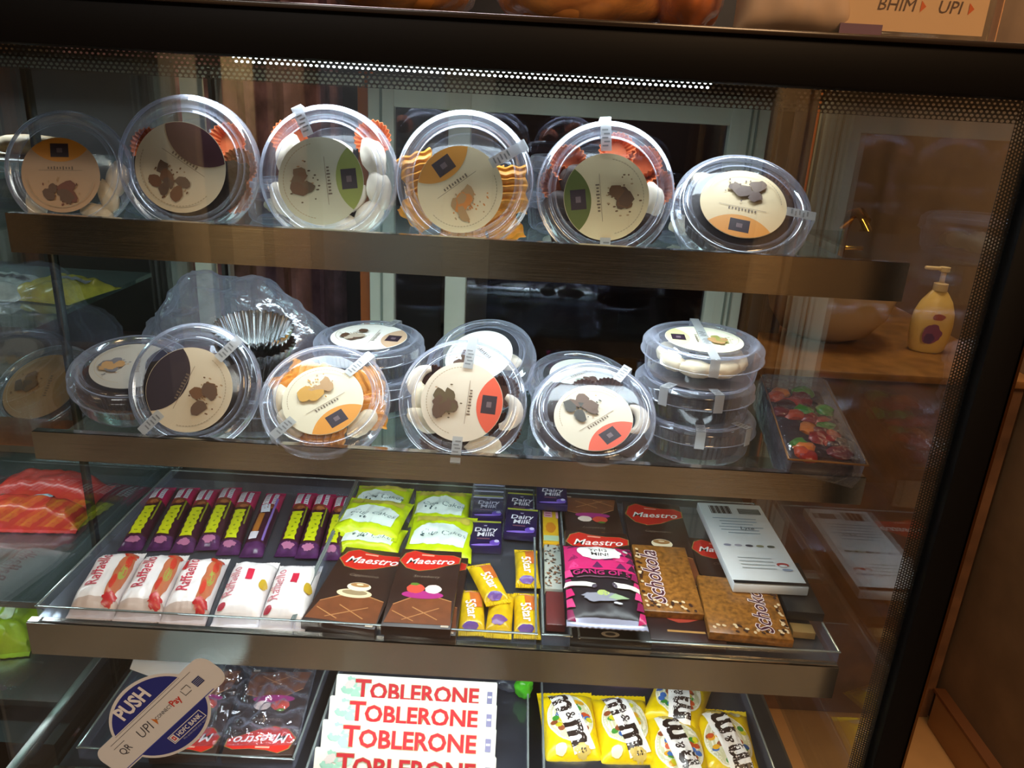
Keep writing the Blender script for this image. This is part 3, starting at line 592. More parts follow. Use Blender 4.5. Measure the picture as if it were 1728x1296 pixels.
nm=('first from the left','second from the left','third from the left','fourth from the left','fifth from the left','orange-brown strip, sixth from the left','left of the trio','middle of the trio','right of the trio')
for i,(x,y,r_,alt) in enumerate(JB):
    put(jbar(i,alt),'snack_bar',T(x,y,Z3+.001+(.003 if i in(3,7) else 0),r_),'purple snack bar with a pink end'+('' if alt else ' and yellow name block')+', '+nm[i],'snack bar','purple snack bars in the left tray')
# --- white packets with red script
def raf(seed,kind):
    W=mat('efe9ea',.28,vary=.03,scale=30); P=mat('c9b6ae',.3)
    def mf(u,v): return P if (v<-.62 and kind==0) else W
    mb=pouch(.062 if kind else .06,.158,.024,mf,crimp=.017,seed=seed,wr=.0016,px=4)
    if kind==0:
        pts=[(.014,.060),(.026,.060),(.028,.02),(.027,-.03),(.022,-.062),(.012,-.058),(.013,-.02),(.012,.02),(.018,.04)]
        mb.poly(pts,mat('b86a48',.3)); 
        mb.ell(.020,.048,.008,.012,mat('c8321e',.3),jit=.4,seed=seed); mb.ell(.019,-.052,.008,.009,mat('b8262a',.3),jit=.5,seed=seed+1); mb.ell(.022,.0,.0035,.018,mat('9aa04a',.3)); mb.ell(.017,-.025,.003,.015,mat('c23a2a',.3)); mb.ell(.023,.025,.003,.014,mat('c23a2a',.3))
        mb.text('Raffaello',-.008,.004,.022,mat('c03a50',.3),ang=90,bold=.004)
        if seed==12: mb.rect(-.018,.03,.006,.026,mat('c22a34',.3))
    else:
        mb.text('Raffaello',-.016,-.002,.020,mat('c87a86',.3),ang=90,bold=.002)
        mb.rect(.004,.012,.009,.024,mat('c62a44',.3))
        mb.ell(.024,-.004,.005,.012,mat('c2a02c',.3),n=16,jit=.2)
        mb.ell(-.02,-.05,.005,.006,mat('b03a4a',.3),jit=.4,n=10)
    return mb
RF=((-.541,.888,10.5,0),(-.4795,.889,9.3,0),(-.4185,.886,8.6,0),(-.348,.884,6.8,1),(-.286,.882,5.4,1))
for i,(x,y,r_,k) in enumerate(RF):
    put(raf(10+i,k),'confectionery_packet',T(x,y,Z3+.001,r_),'white glossy packet with red script, '+('leftmost, at the tray corner','second from the left, with red side fruit','third from the left, red spot at top left','fourth from the left, plainer with small red rectangle','fifth, plainer one next to the tray wall')[i],'candy packet','white packets with red script')
# --- yellow green pouches
def lime(seed,l_=.115,w_=.105,t_=.014):
    Y=mat('c3d60a',.35,vary=.12,scale=40)
    mb=pouch(w_,l_,t_,Y,crimp=.01,seed=seed,wr=.0022)
    mb.rect(0,l_*.27,w_*.8,l_*.14,mat('c8b94a',.4))
    pts=[(-w_*.42,-l_*.28),(w_*.36,-l_*.30),(w_*.40,l_*.02),(w_*.15,l_*.14),(-w_*.12,l_*.15),(-w_*.40,l_*.0)]
    mb.poly(pts,mat('dfeae6',.35)); rn=random.Random(seed)
    mb.text('Cup Cakes',.004,-l_*.07,.016,mat('4a6a70',.4),ang=-4,shear=.2,bold=.002)
    for k in range(5): mb.ell(-w_*.3+rn.random()*w_*.25,-l_*.2+rn.random()*l_*.12,.0018,.0025,mat('2c4a50',.4),n=7)
    return mb
for i,(x,y,z,r_,l_,w_,rx,txt) in enumerate(((-.213,1.165,0,-1,.10,.098,3,'back of the left pair, under the shelf edge'),(-.206,1.04,0,-4,.08,.100,0,'peeking out under the front left packet'),(-.212,1.085,.013,-6,.115,.108,2,'front left one, lying askew on top'),(-.108,1.150,.0,1,.115,.099,3,'back one of the right pair'),(-.098,1.05,.006,-1,.125,.106,3,'front right one, just behind the red-topped chocolate box'))):
    put(lime(20+i,l_,w_),'cake_packet',T(x,y,Z3+.001+z,r_,rx),'lime yellow packet with a white panel, '+txt,'snack packet','lime yellow packets in the middle tray')
# --- chocolate boxes with red swoosh
def maes(v,w_=.088,l_=.185,t_=.014,seed=0,name='Maestro'):
    mb=flatbox(w_,l_,t_,mat('33201a',.3,vary=.15,scale=30)); G=mat('c09a58',.25,.5); s_=w_/.088; q=l_/.185
    def sw(k): return [(x*s_*k,(.064+(y-.064)*k)*q if True else y) for x,y in ((-.042,.060),(-.036,.080),(-.024,.088),(-.008,.082),(.012,.079),(.032,.080),(.043,.074),(.042,.060),(.024,.052),(.008,.042),(-.012,.036),(-.030,.042))]
    mb.poly(sw(1.04),G); mb.poly(sw(1.0),mat('c8281e',.3)); mb.text(name,0,.061*q,.0205*s_,mat('f4f0ec',.3),ang=3,shear=.35,bold=.012)
    mb.rect(-.004,.077*q,.018*s_,.003,mat('e8a890',.3),ang=-3)
    mb.text({'c':'Cappuccino','s':'Strawberry','p':'Chocolate'}[v],0,.022*q,.008*s_,mat('7d6a5c',.3),shear=.3)
    ch=mat('7a4426',.35,vary=.15,scale=60); ed=mat('b98050',.3)
    mb.poly([(-.036*s_,-.046*q),(.0,-.018*q),(.040*s_,-.034*q),(.043*s_,-.085*q),(-.042*s_,-.085*q)],ch)
    for a in ((-.036,-.046,0,-.018),(0,-.018,.04,-.034),(-.02,-.078,.025,-.05),(-.01,-.05,.025,-.075),(-.035,-.06,-.005,-.08)):
        x0,y0,x1,y1=a; x0*=s_;x1*=s_;y0*=q;y1*=q; L=math.hypot(x1-x0,y1-y0); mb.rect((x0+x1)/2,(y0+y1)/2,L,.0016,ed,ang=math.degrees(math.atan2(y1-y0,x1-x0)))
    if v=='c':
        mb.ell(0,-.022*q,.022*s_,.010*q,mat('e2cfa8',.4)); mb.ell(0,-.020*q,.016*s_,.006*q,mat('9c8664',.4)); mb.ell(.002,-.006*q,.015*s_,.010*q,mat('efe2c4',.4)); mb.ell(.002,-.002*q,.012*s_,.005*q,mat('a87a48',.4)); mb.ell(.002,-.001*q,.005,.002,mat('e8d6b0',.4))
    elif v=='s':
        mb.ell(0,-.022*q,.028*s_,.009*q,mat('a82a78',.4)); mb.ell(-.011*s_,-.008*q,.012*s_,.011*q,mat('d84a38',.4),jit=.1); mb.ell(.013*s_,-.008*q,.011*s_,.010*q,mat('f0d8cc',.4),jit=.1); mb.ell(-.013*s_,.002*q,.006,.003,mat('5a7a2c',.4),jit=.3)
    mb.rect(.036*s_,-.088*q,.01,.004,mat('c8b8a8',.3)); return mb
put(maes('c',.098,.180),'chocolate_box',T(-.197,.904,Z3+.001,-6),'chocolate box with red swoosh and coffee cup at the front of the middle tray','chocolate box','dark boxes with a red swoosh')
put(maes('c',.092,.180),'chocolate_box',T(-.176,.905,Z3+.0005-.0,-6) if False else T(-.098,.897,Z3+.001,-1),'dark chocolate box with red swoosh and berry picture' if False else 'dark chocolate box lying under the berry-picture box in the middle tray','chocolate box','dark boxes with a red swoosh')
put(maes('s',.088,.180),'chocolate_box',T(-.104,.889,Z3+.0155,0),'chocolate box with red swoosh and strawberry at the front of the middle tray','chocolate box','dark boxes with a red swoosh')
# --- small dark purple squares
def dairy(seed):
    mb=flatbox(.052,.074,.013,mat('1f1440',.3,vary=.2,scale=40),bev=.002)
    mb.rect(0,.035,.050,.005,mat('a8a83a',.35)); mb.text('Dairy',0,.012,.0165,mat('ece8f2',.3),ang=3,shear=.15,bold=.014); mb.text('Milk',.0,-.002,.0165,mat('ece8f2',.3),ang=3,shear=.15,bold=.014); mb.text('w',0,.024,.008,mat('d8d0e8',.3),bold=.01)
    mb.ell(0,-.031,.022,.003,mat('8a6ad0',.3),ang=4); mb.ell(.015,-.024,.008,.007,mat('6a4ab8',.3)); mb.rect(-.003,-.014,.02,.003,mat('7a4a5a',.3)); mb.ell(.018,-.020,.004,.004,mat('c8c0e8',.3),n=10); return mb
for i,(x,y,z,txt) in enumerate(((-.029,1.150,0,'lowest of the back left heap, mostly under the clear lid'),(-.029,1.060,0,'front left square beside the lime packets'),(.0275,1.165,0,'back middle square with a yellow edge'),(.0275,1.092,.008,'front middle square above the golden bars'),(.0785,1.165,.022,'back right square at the top of the thin bars'))):
    put(dairy(i),'chocolate_square',T(x,y,Z3+.001+z,(1,2,-2,-3,-1)[i],(0,2,0,3,0)[i]),'small dark purple chocolate pack, '+txt,'chocolate pack','small dark purple chocolate packs')
mb=MB(); mb.box((0,0,.012),(.056,.07,.024),TRAYP,bev=.003)
for k in range(3): mb.box((0,-.025+k*.022,.0245),(.05,.002,.001),mat('b8bcd8',.2,.5))
put(mb,'plastic_cover',T(-.029,1.158,Z3+.015,1),'clear plastic lid lying on the small purple packs at the back of the middle tray','lid')
# --- golden bars
def star(seed,plain=False):
    mb=pouch(.036,.100,.011,mat('d9b416',.26,vary=.18,scale=50),crimp=.010,seed=seed,wr=.0012)
    if plain:
        mb.ell(0,-.025,.01,.008,mat('7a4a8a',.3),jit=.3); return mb
    mb.poly([(-.004,.038),(.013,.038),(.014,-.0),(.004,-.006),(-.002,.01)],mat('c86a2c',.3)); mb.rect(-.002,.034,.016,.005,mat('e0b8b0',.3))
    mb.text('5Star',-.001,-.008,.019,mat('f0ecf4',.3),ang=-84,bold=.02); mb.text('5Star',-.002,-.009,.0192,mat('7a5aa8',.3),ang=-84,bold=.0) if False else None
    mb.ell(-.002,-.037,.010,.005,mat('6a4a9a',.3),jit=.3,n=12); return mb
for i,(x,y,z,r_,pl,txt) in enumerate(((.0375,.9815,.004,2,0,'upper one of the right column'),(.0375,.874,0,1,0,'lower one of the right column'),(-.0375,.874,0,4,0,'at the left by the tray wall'),(.0015,.872,0,-2,1,'showing its folded plain back in the middle'),(-.018,.923,.013,20,0,'lying slanted on top of the others'))):
    put(star(40+i,pl),'chocolate_bar',T(x,y,Z3+.001+z,r_),'golden yellow wrapped bar '+txt,'chocolate bar','golden wrapped bars in the middle tray')
# --- narrow tray
def thin(kind):
    mb=flatbox(.026,.118 if kind!=2 else .075,.012,{0:mat('d8a822',.3),1:mat('b4b8b0',.35),2:mat('6a3030',.3)}[kind],bev=.002)
    if kind==0:
        mb.rect(-.004,.038,.014,.034,mat('d8a0b0',.3)); mb.rect(.011,.036,.004,.036,mat('c890a0',.3)); mb.rect(0,-.045,.024,.016,mat('a8c0a0',.3))
        for k in range(4): mb.rect(-.004,.026+k*.008,.009,.003,mat('a84a6a',.3))
        mb.ell(0,-.012,.008,.016,mat('c87a1c',.3),jit=.2)
    if kind==1:
        rn=random.Random(3)
        for k in range(64): mb.ell((rn.random()-.5)*.023,(rn.random()-.5)*.112,.0028,.0014,mat('3c3a38' if k%2 else '8a5a3c',.4),ang=rn.random()*180,n=6)
    return mb
for k,(x,y,z,txt) in enumerate(((.076,1.104,0,'yellow thin bar with pink panel at the back of the narrow tray'),(.076,.982,0,'black and white speckled thin bar in the narrow tray'),(.076,.880,0,'dark red-brown thin bar at the front of the narrow tray'))):
    put(thin(k),'thin_bar',T(x,y,Z3+.001+z,-.6),txt,'thin bar','thin bars in the narrow tray')
# --- right tray
put(maes('s',.092,.170),'chocolate_box',T(.147,1.115,Z3+.001,180),'dark chocolate box with red swoosh turned upside down at the back, behind the pink pack','chocolate box','dark boxes with a red swoosh')
put(maes('p',.098,.190),'chocolate_box',T(.143,.962,Z3+.016,-1),'dark chocolate box whose red swoosh shows above the pink pack','chocolate box','dark boxes with a red swoosh')
put(maes('c',.098,.25),'chocolate_box',T(.249,1.065,Z3+.001,-2),'dark chocolate box with red swoosh and coffee cup, above the gold brown bar','chocolate box','dark boxes with a red swoosh')
mb=flatbox(.098,.16,.014,mat('2a100e',.3,vary=.3,scale=40)); mb.rect(-.02,.02,.05,.06,mat('8a2a22',.35)); mb.ell(.0,-.02,.03,.02,mat('a03a2c',.35),jit=.3,n=14); mb.rect(.035,-.03,.012,.02,mat('d07a70',.3)); mb.rect(0,-.06,.05,.004,mat('b88a50',.3))
put(mb,'chocolate_box',T(.248,.900,Z3+.001,-1),'dark red printed box lying at the front between the pink pack and the gold bars','chocolate box')
put(maes('p',.088,.190),'chocolate_box',T(.336,.985,Z3+.001,-3),'dark chocolate box with red corner half hidden by the white pack','chocolate box','dark boxes with a red swoosh')
mb=flatbox(.105,.18,.014,mat('141210',.35)); mb.ell(0,-.078,.012,.006,mat('a89c88',.3),n=16); mb.ell(0,-.078,.007,.003,mat('2c2824',.3),n=12)
put(mb,'dark_pack',T(.147,.905,Z3+.0005,-1),'black box with a small round pale seal, lying lowest under the pink pack','chocolate box')
def gang():
    B=mat('211a20',.35); mb=pouch(.105,.195,.012,lambda u,v:mat('b8bcd8',.25,.3) if v<-.86 else B,crimp=.008,seed=77,wr=.001)
    PK=('c8286c','8a1a52','dc4484','5a2350'); 
    def tri(p,c): mb.poly(p,mat(c,.3))
    mb.rect(0,.055,.1,.075,mat(PK[0],.3)); rn=random.Random(9)
    for i in range(6):
        for j in range(4):
            x=-.046+i*.0168; y=.022+j*.018; c=PK[rn.randrange(4)] if rn.random()>.25 else '3c1c34'
            tri([(x,y),(x+.0155,y+(.003 if j%2 else 0)),(x+.008,y+.0155)],c)
    for j in range(5): tri([(.040,-.09+j*.022),(.051,-.088+j*.022),(.051,-.07+j*.022),(.044,-.072+j*.022)],PK[j%3]); tri([(-.040,-.09+j*.022),(-.051,-.088+j*.022),(-.051,-.07+j*.022),(-.044,-.072+j*.022)],PK[(j+1)%3])
    mb.ell(0,.062,.032,.021,mat('f2f0ee',.35),jit=.12,n=36,seed=2); mb.text('YNG',-.001,.068,.013,mat('1c1c1c',.4),bold=.01); mb.text('MIN!',.001,.055,.013,mat('1c1c1c',.4),bold=.01)
    mb.ell(.040,.072,.004,.004,mat('e8e4e8',.3),n=12)
    mb.text('GANG OF 5',0,.008,.0155,mat('b0286a',.35),bold=.02); mb.rect(0,-.003,.07,.0022,mat('6a4a5a',.3))
    mb.rect(-.032,-.020,.042,.0095,mat('e6e2d6',.35),ang=-14); mb.ell(-.013,-.0265,.0035,.0055,mat('4a4250',.3),ang=-20,n=12); mb.rect(.032,-.022,.036,.010,mat('e6e2d6',.35)); mb.ell(.015,-.023,.0035,.0055,mat('4a4250',.3),ang=20,n=12)
    mb.ell(-.006,-.050,.024,.010,mat('8a8a98',.4),jit=.35,n=22,seed=5); mb.ell(-.002,-.041,.008,.006,mat('a8b86a',.4),jit=.2); mb.poly([(.004,-.052),(.014,-.041),(.032,-.050),(.014,-.056)],mat('9ab08a',.4)); mb.ell(.016,-.062,.006,.002,mat('c8c8d0',.3))
    return mb
put(gang(),'sweet_pack',T(.140,.912,Z3+.031,-.5),'pink and black pack with a white cloud and two rolled wafers, right tray','candy pack')
def schoc(w_,l_,seed):
    mb=flatbox(w_,l_,.013,mat('8a5a24',.3,vary=.45,scale=140),bev=.002); rn=random.Random(seed)
    ts=.034 if seed==1 else .030; tx_=-w_*.22 if seed==1 else w_*.2
    mb.text('Schokola',tx_,0,ts,mat('e0d4d4',.3),ang=90,shear=.3,bold=.045); mb.text('Schokola',tx_,0,ts,mat('4a2230',.3),ang=90,shear=.3,bold=.01)
    for k in range(46):
        a=(rn.random()-.5)*w_*.9; b_=-l_*.47+rn.random()*l_*.12 if k<24 else (rn.random()-.5)*l_*.9; a=a if k<24 else (w_*.46 if seed==2 else -w_*.46)*(1-.12*rn.random())
        mb.ell(a,b_,.0022,.0030,mat('d8c09a' if k%2 else '3a2218',.4),ang=rn.random()*90,n=7)
    return mb
put(schoc(.082,.155,1),'chocolate_bar',T(.236,.945,Z3+.016,-1,3),'gold brown wrapped bar with slanted script right of the pink pack','chocolate bar')
put(schoc(.108,.125,2),'chocolate_bar',T(.331,.886,Z3+.016,-4,2),'gold brown wrapped bar with slanted script at the front right corner of the tray','chocolate bar')
mb=flatbox(.105,.235,.014,mat('d4dade',.35,vary=.03,scale=30),bev=.0015); K=mat('1a1c1e',.4); G=mat('4a565e',.4)
for k in range(13): mb.rect(-.036+k*.0027,.095,.0012+.0008*(k%3),.026,K)
mb.rect(.027,.092,.036,.017,mat('3a4040',.4)); 
for k in range(5): mb.rect(.027,.0855+k*.003,.033,.0008,mat('9aa4a4',.4))
for k in range(6): mb.rect(-.004+(k%2)*.004,.066-k*.009,.07-(k%3)*.01,.0022,mat('8fa2ae',.4))
mb.text('Lyte',.008,.036,.013,G,shear=.2)
for k,c in enumerate(('8a90a8','a0a0b0','3c4252','8a8a6a','4a5248')): mb.ell(-.036+k*.0165,-.016,.006,.0032,mat(c,.4),n=12)
mb.ell(.032,-.065,.009,.005,mat('a83a3a',.4),n=16); mb.ell(.032,-.068,.006,.003,mat('d4dade',.4),n=12); mb.ell(.035,-.078,.008,.003,mat('8a98b0',.4),n=12)
for k in range(4): mb.rect(-.005,-.05-k*.009,.05,.0015,mat('98a6ac',.4))
mb.rect(-.0,-.1135,.104,.007,mat('14161a',.3))
put(mb,'white_pack',T(.375,1.03,Z3+.031,.5,0),'white pack lying back up with barcode and small print, right end of the third shelf','chocolate pack')
put(flatbox(.050,.125,.013,mat('14181c',.35)),'dark_pack',T(.418,.940,Z3+.016,-3),'narrow black pack sticking out under the white barcode pack','chocolate pack')
put(flatbox(.03,.02,.010,mat('9a7a48',.5)),'carton_piece',T(.410,.868,Z3+.001,-4),'small tan carton piece at the front right corner of the third shelf','carton')
# ================================================================ lowest shelf
Z4=-.8835
def tob():
    S_=.045; Hh=S_*.866; L_=.252
    mb=MB(); b=bmesh.new(); W=mat('e8e8dc',.35,vary=.02,scale=20)
    e=[[b.verts.new((x,y,z)) for (y,z) in ((-S_/2,0),(S_/2,0),(0,Hh))] for x in (-L_/2,L_/2)]
    b.faces.new(e[0]); b.faces.new(e[1][::-1])
    for k in range(3): b.faces.new((e[0][k],e[1][k],e[1][(k+1)%3],e[0][(k+1)%3]))
    bmesh.ops.recalc_face_normals(b,faces=b.faces); bmesh.ops.bevel(b,geom=b.edges[:],offset=.0012,segments=2,affect='EDGES')
    mb.merge(b,W); rn=random.Random(5)
    for sg in (1,-1):
        Mx=Matrix.Rotation(0 if sg==1 else math.pi,4,'Z')@Matrix.Translation((0,-S_/4,Hh/2))@Matrix.Rotation(R(60),4,'X'); mb.layer=0
        for k in range(9): mb.ell(-.108+rn.random()*.028,(rn.random()-.5)*.028,.009,.006,mat(('a8d8c0','c4e0d4','a0ccb8','d8ccc8')[k%4],.4),ang=rn.random()*180,jit=.4,seed=k,M=Mx)
        mb.text('T',-.083,0,.040,mat('b08a60',.35),bold=.035,M=Mx); mb.text('T',-.083,0,.040,mat('c42a34',.35),bold=.016,M=Mx)
        mb.text('OBLERONE',.013,-.002,.0335,mat('b08a60',.35),bold=.040,M=Mx); mb.text('OBLERONE',.013,-.002,.0335,mat('c42a34',.35),bold=.020,M=Mx)
        mb.rect(.115,-.001,.008,.018,mat('8280a4',.4),M=Mx); mb.rect(.115,0,.006,.003,mat('e0e0ea',.4),M=Mx)
    return mb
TBS=((-.1185,.8235,'frontmost, cut by the bottom of the photo'),(-.1205,.8745,'second from the front'),(-.1215,.9225,'third from the front'),(-.1225,.9695,'rearmost, just under the shelf edge'))
tb=None
for i,(x,y,txt) in enumerate(TBS):
    if tb is None: o=tb=tob().build('bar_box',M=T(x,y,Z4+.0005))
    else: o=tb.copy(); scene.collection.objects.link(o); o.matrix_world=T(x,y,Z4+.0005)
    tag(o,'white triangular bar box with red capital lettering, '+txt,'bar box','white triangular bar boxes')
def mm(seed,flip=False):
    Y=mat('e2c406',.3,vary=.06,scale=30); mb=pouch(.088,.135,.022,Y,crimp=.011,seed=seed,wr=.002)
    rn=random.Random(seed); A=180 if flip else 0
    def P(x,y): return (-x,-y) if flip else (x,y)
    def el(x,y,a,b_,c,ang=0,**k): mb.ell(*P(x,y),a,b_,mat(c,.35),ang=ang+A,**k)
    el(0,.005,.035,.042,'e8e4d0'); el(0,.005,.033,.040,'c9c8a0')
    for k in range(34):
        q=rn.random()*6.28; r_=.4+.55*rn.random(); el(.031*r_*math.cos(q),.005+.038*r_*math.sin(q),.0052,.0045,('3f8a30','b84a20','3a62a8','8a4a28','d8a020','c8c020')[k%6],n=10)
    mb.rect(*P(0,.005),.033,.112,mat('eceae6',.35),ang=A+16)
    tx=mat('2c201c',.35); u=R(16)
    for ch,d,sz in (('m',.028,.052),('&',.0,.020),('m',-.030,.052),("s",-.056,.018)):
        x,y=d*-math.sin(-u)*1 if False else -d*math.sin(u),d*math.cos(u)
        mb.text(ch,*P(-x*-1,.006+y),sz,tx,ang=A-90+16 if False else A-74,bold=.035 if sz>.03 else .02)
    el(.012,-.048,.012,.008,'c8b060',jit=.4,seed=seed); el(-.02,-.046,.008,.008,'dcd8b0',jit=.4,n=10)
    return mb
for i,(x,y,z,r_,fl,txt) in enumerate(((.1165,.920,.001,5,0,'leftmost of the front row'),(.1995,.920,.001,3,0,'second of the front row'),(.274,.885,.001,-1,1,'third of the front row, print turned upside down'),(.350,.902,.001,-2,1,'rightmost of the front row, print turned upside down'),(.290,.975,.014,-24,1,'lying crosswise behind the third'),(.150,.80,.001,0,0,'flat one at the bottom edge of the photo, left'),(.232,.795,.0,0,1,'flat one at the bottom edge of the photo, right'))):
    if i>=5: z=.001
    Mx=T(x,y,Z4+z,r_,8 if i<4 else 0)
    if i>=5: Mx=T(x,y-.004,Z4+.001,90)@Matrix.Scale(.62,4,Vector((1,0,0)))
    put(mm(60+i,bool(fl)),'candy_packet',Mx,'yellow candy packet with dark letters, '+txt,'candy packet','yellow candy packets on the lowest shelf')
mb=MB(); mb.tube([(-.06,0,.012),(-.02,.002,.017),(.02,-.003,.014),(.05,0,.016)],[.008,.014,.013,.009],mat('c88ab8',.3,vary=.5,scale=60),n=14)
put(mb,'sweet_bag',T(.225,1.06,Z4+.001),'pink and lilac bag peeking out behind the yellow candy packets','candy bag')
mb=MB(); mb.blob((0,0,.018),(.015,.013,.018),mat('3f9a1c',.25,vary=.3,scale=80),amp=.3,seed=3); mb.blob((0,0,.038),(.006,.006,.008),mat('6ab82c',.25),amp=.4,seed=6)
put(mb,'wrapped_candy',T(.046,.985,Z4+.001),'small green wrapped candy on the lowest shelf between white boxes and yellow packets','candy')
mb=MB(); mb.blob((0,0,.01),(.018,.012,.009),CELLO,amp=.5,seed=3)
put(mb,'clear_wrapper',T(.020,1.0,Z4+.001),'small crumpled clear wrapper right of the white bar boxes','wrapper')
# cellophane wrapped boxes turned round
put(maes('s',.098,.175),'chocolate_box',T(-.335,.912,Z4+.002,185),'dark box with red swoosh turned upside down, right one in cellophane on the lowest shelf','chocolate box','dark boxes with a red swoosh')
put(maes('s',.090,.175),'chocolate_box',T(-.440,.905,Z4+.002,187),'dark box with red swoosh turned upside down, left one partly behind the round sticker','chocolate box','dark boxes with a red swoosh')
b=bmesh.new(); bmesh.ops.create_grid(b,x_segments=70,y_segments=60,size=1)
for v in b.verts:
    x,y=v.co.x*.105,v.co.y*.088; n_=abs(noise.noise(Vector((x*22,y*22,3.3))))*.030+abs(noise.noise(Vector((x*55,y*40,1.3))))*.016
    ed=max(abs(v.co.x),abs(v.co.y)); v.co=Vector((x,y,.0175+n_*(1-ed**6)))
mb=MB().merge(b,CELLO); o=mb.build('cellophane_wrap',M=T(-.388,.925,Z4,5),sharp=180); md=o.modifiers.new('s','SOLIDIFY'); md.thickness=.0003
tag(o,'crinkled clear cellophane over the two upside-down red and black boxes on the lowest shelf','wrap')
# ================================================================ round door sticker on the inside of the front glass
def sticker(M,lab):
    e=empty('push_sticker',M,lab,'sticker')
    W=mat('dfe3e6',.4); B=mat('26308a',.4); K=mat('3c3f4c',.4)
    def outline(g):
        a=.010+.001*0; pts=[]
        return pts
    mb=MB(); mb.h=lambda x,y:0
    # local x runs along the white band
    def flat(fn,z):
        mb.layer=0; mb.h=lambda x,y:z; fn()
    Rr=.0745; bw=.0205; bl=.109; ry=.0545
    def band(g):
        pts=[]; r_=.014
        for cx,cy,a0 in ((bl-r_,bw-r_,0),(-bl+r_,bw-r_,90),(-bl+r_,-bw+r_,180),(bl-r_,-bw+r_,270)):
            for k in range(7): a=R(a0+15*k); pts.append((cx+(r_+g)*math.cos(a),cy+(r_+g)*math.sin(a)))
        return pts
    flat(lambda:mb.ell(0,0,Rr,ry,W,n=64),0)
    flat(lambda:mb.poly(band(.002),W),.00005)
    flat(lambda:mb.ell(0,0,Rr-.004,ry-.004,B,n=64),.0003)
    flat(lambda:mb.poly(band(.0),W),.0006)
    def strip():
        mb.rect(-.01,-bw+.0005,bl*1.7,.0011,mat('3848b0',.4)); mb.rect(.0,bw-.0055,bl*1.5,.0006,K); mb.rect(.0,bw-.0015,bl*1.2,.0004,K)
        mb.text('UPI',-.030,.0,.0185,K,bold=-.006,shear=.2); mb.poly([(-.010,-.006),(-.005,.0),(-.010,.006)],mat('d07a30',.4))
        mb.text('QR',-.072,-.001,.014,K,bold=.0); mb.rect(-.072,.009,.022,.0006,K); 
        mb.text('CONNECT',.010,.001,.0065,K); mb.text('Pay',.034,.001,.0125,mat('c8342c',.4),bold=.02)
        mb.poly([(.050,-.003),(.062,-.003),(.062,-.0022),(.0508,-.0022),(.0508,.006),(.050,.006)],K); mb.poly([(.053,.007),(.064,.007),(.064,.0),(.0632,.0),(.0632,.0062),(.053,.0062)],K)
        mb.rect(.078,.000,.014,.010,mat('30386a',.4)); 
        for k in range(4): mb.rect(.078,-.003+k*.002,.013,.0006,mat('a0a8c8',.4))
    flat(strip,.0009)
    def upper():
        mb.text('PUSH',-.008,.0345,.0245,mat('eef0f4',.4),bold=.035)
    def lower():
        mb.rect(.012,-.0325,.064,.0125,mat('dfe3e6',.4)); mb.rect(.012,-.0325,.0615,.0105,B); mb.rect(-.0135,-.0325,.0085,.0095,mat('e8eaf0',.4)); mb.rect(-.0135,-.0325,.005,.006,mat('c83040',.4)); mb.rect(-.0135,-.0325,.002,.0025,mat('e8eaf0',.4))
        mb.text('HDFC BANK',.0165,-.0328,.0082,mat('eef0f4',.4),bold=.02); mb.text('We understand your world',.018,-.0415,.0042,mat('aab2e0',.4))
    flat(upper,.0009); flat(lower,.0009)
    mb.build('sticker_face',e)
    mb=MB(); mb.h=lambda x,y:0
    b2=bmesh.new()
    return e
Ms=T(-.4065,YG-.0062,-.7185)@Matrix.Rotation(R(90),4,'X')@Matrix.Rotation(R(48),4,'Z')
sticker(Ms,'round blue and white sticker reading PUSH on the front glass at the lower left')
mb=MB(); mb.box((0,0,0),(.075,.0012,.05),mat('dfe2e6',.5)); f_=Matrix.Translation((0,-.0012,0))@Matrix.Rotation(R(90),4,'X'); mb.text('C2',-.022,.014,.012,mat('2c5060',.4),ang=20,M=f_); mb.text('Z',-.010,.015,.012,mat('2c3040',.4),ang=-10,M=f_)
put(mb,'paper_slip',T(-.448,.83,-.725)@Matrix.Rotation(R(22),4,'Y'),'white paper slip with hand-drawn marks behind the top of the round sticker','paper')
# ================================================================ top of the case
Z5=.0755
def bread(x,w_,lab,seed,col='c8641c'):
    e=empty('bread_pack',T(x,.93,Z5+.001),lab,'bread pack','bagged bread packs on top of the case')
    MB().blob((0,0,.05),(w_*.46,.085,.05),mat(col,.6,vary=.3,scale=25),amp=.12,seed=seed,sub=4).build('bread_loaf',e)
    MB().blob((0,0,.053),(w_*.5,.094,.0535),CELLO,amp=.10,freq=3,seed=seed+2,sub=5).build('clear_wrapper',e)
bread(-.145,.17,'orange-brown bread in clear film, leftmost pack at the top edge of the photo',2,'f29a4c')
bread(.055,.20,'orange-brown bread in shiny film, second pack at the top edge of the photo',5,'f29a4c')
bread(.165,.08,'small rounded orange bun in film left of the pale paper packet',8,'dc7830')
mb=pouch(.118,.10,.03,mat('c8a888',.6,vary=.05,scale=20),crimp=.006,seed=5,wr=.002)
put(mb,'paper_packet',T(.252,.815,Z5+.0015)@Matrix.Rotation(R(78),4,'X')@Matrix.Translation((0,.05,0)) ,'pale beige paper packet standing left of the payment sign on top of the case','packet')
e=empty('payment_sign',T(.360,.80,Z5+.001),'clear acrylic stand with a cream card reading BHIM UPI on top of the case','sign')
MB().box((0,.006,.06),(.150,.004,.12),SGLASS,bev=.001).box((0,.03,.002),(.150,.05,.003),SGLASS,bev=.001).box((.0755,.0,.06),(.0012,.012,.12),mat('e0a878',.2),bev=.0003).build('acrylic_stand',e)
mb=MB(); mb.box((-.002,.0,.072),(.134,.0015,.120),mat('d0a878',.5)); f_=Matrix.Translation((0,-.0009,0))@Matrix.Rotation(R(90),4,'X'); mb.h=lambda x,y:0
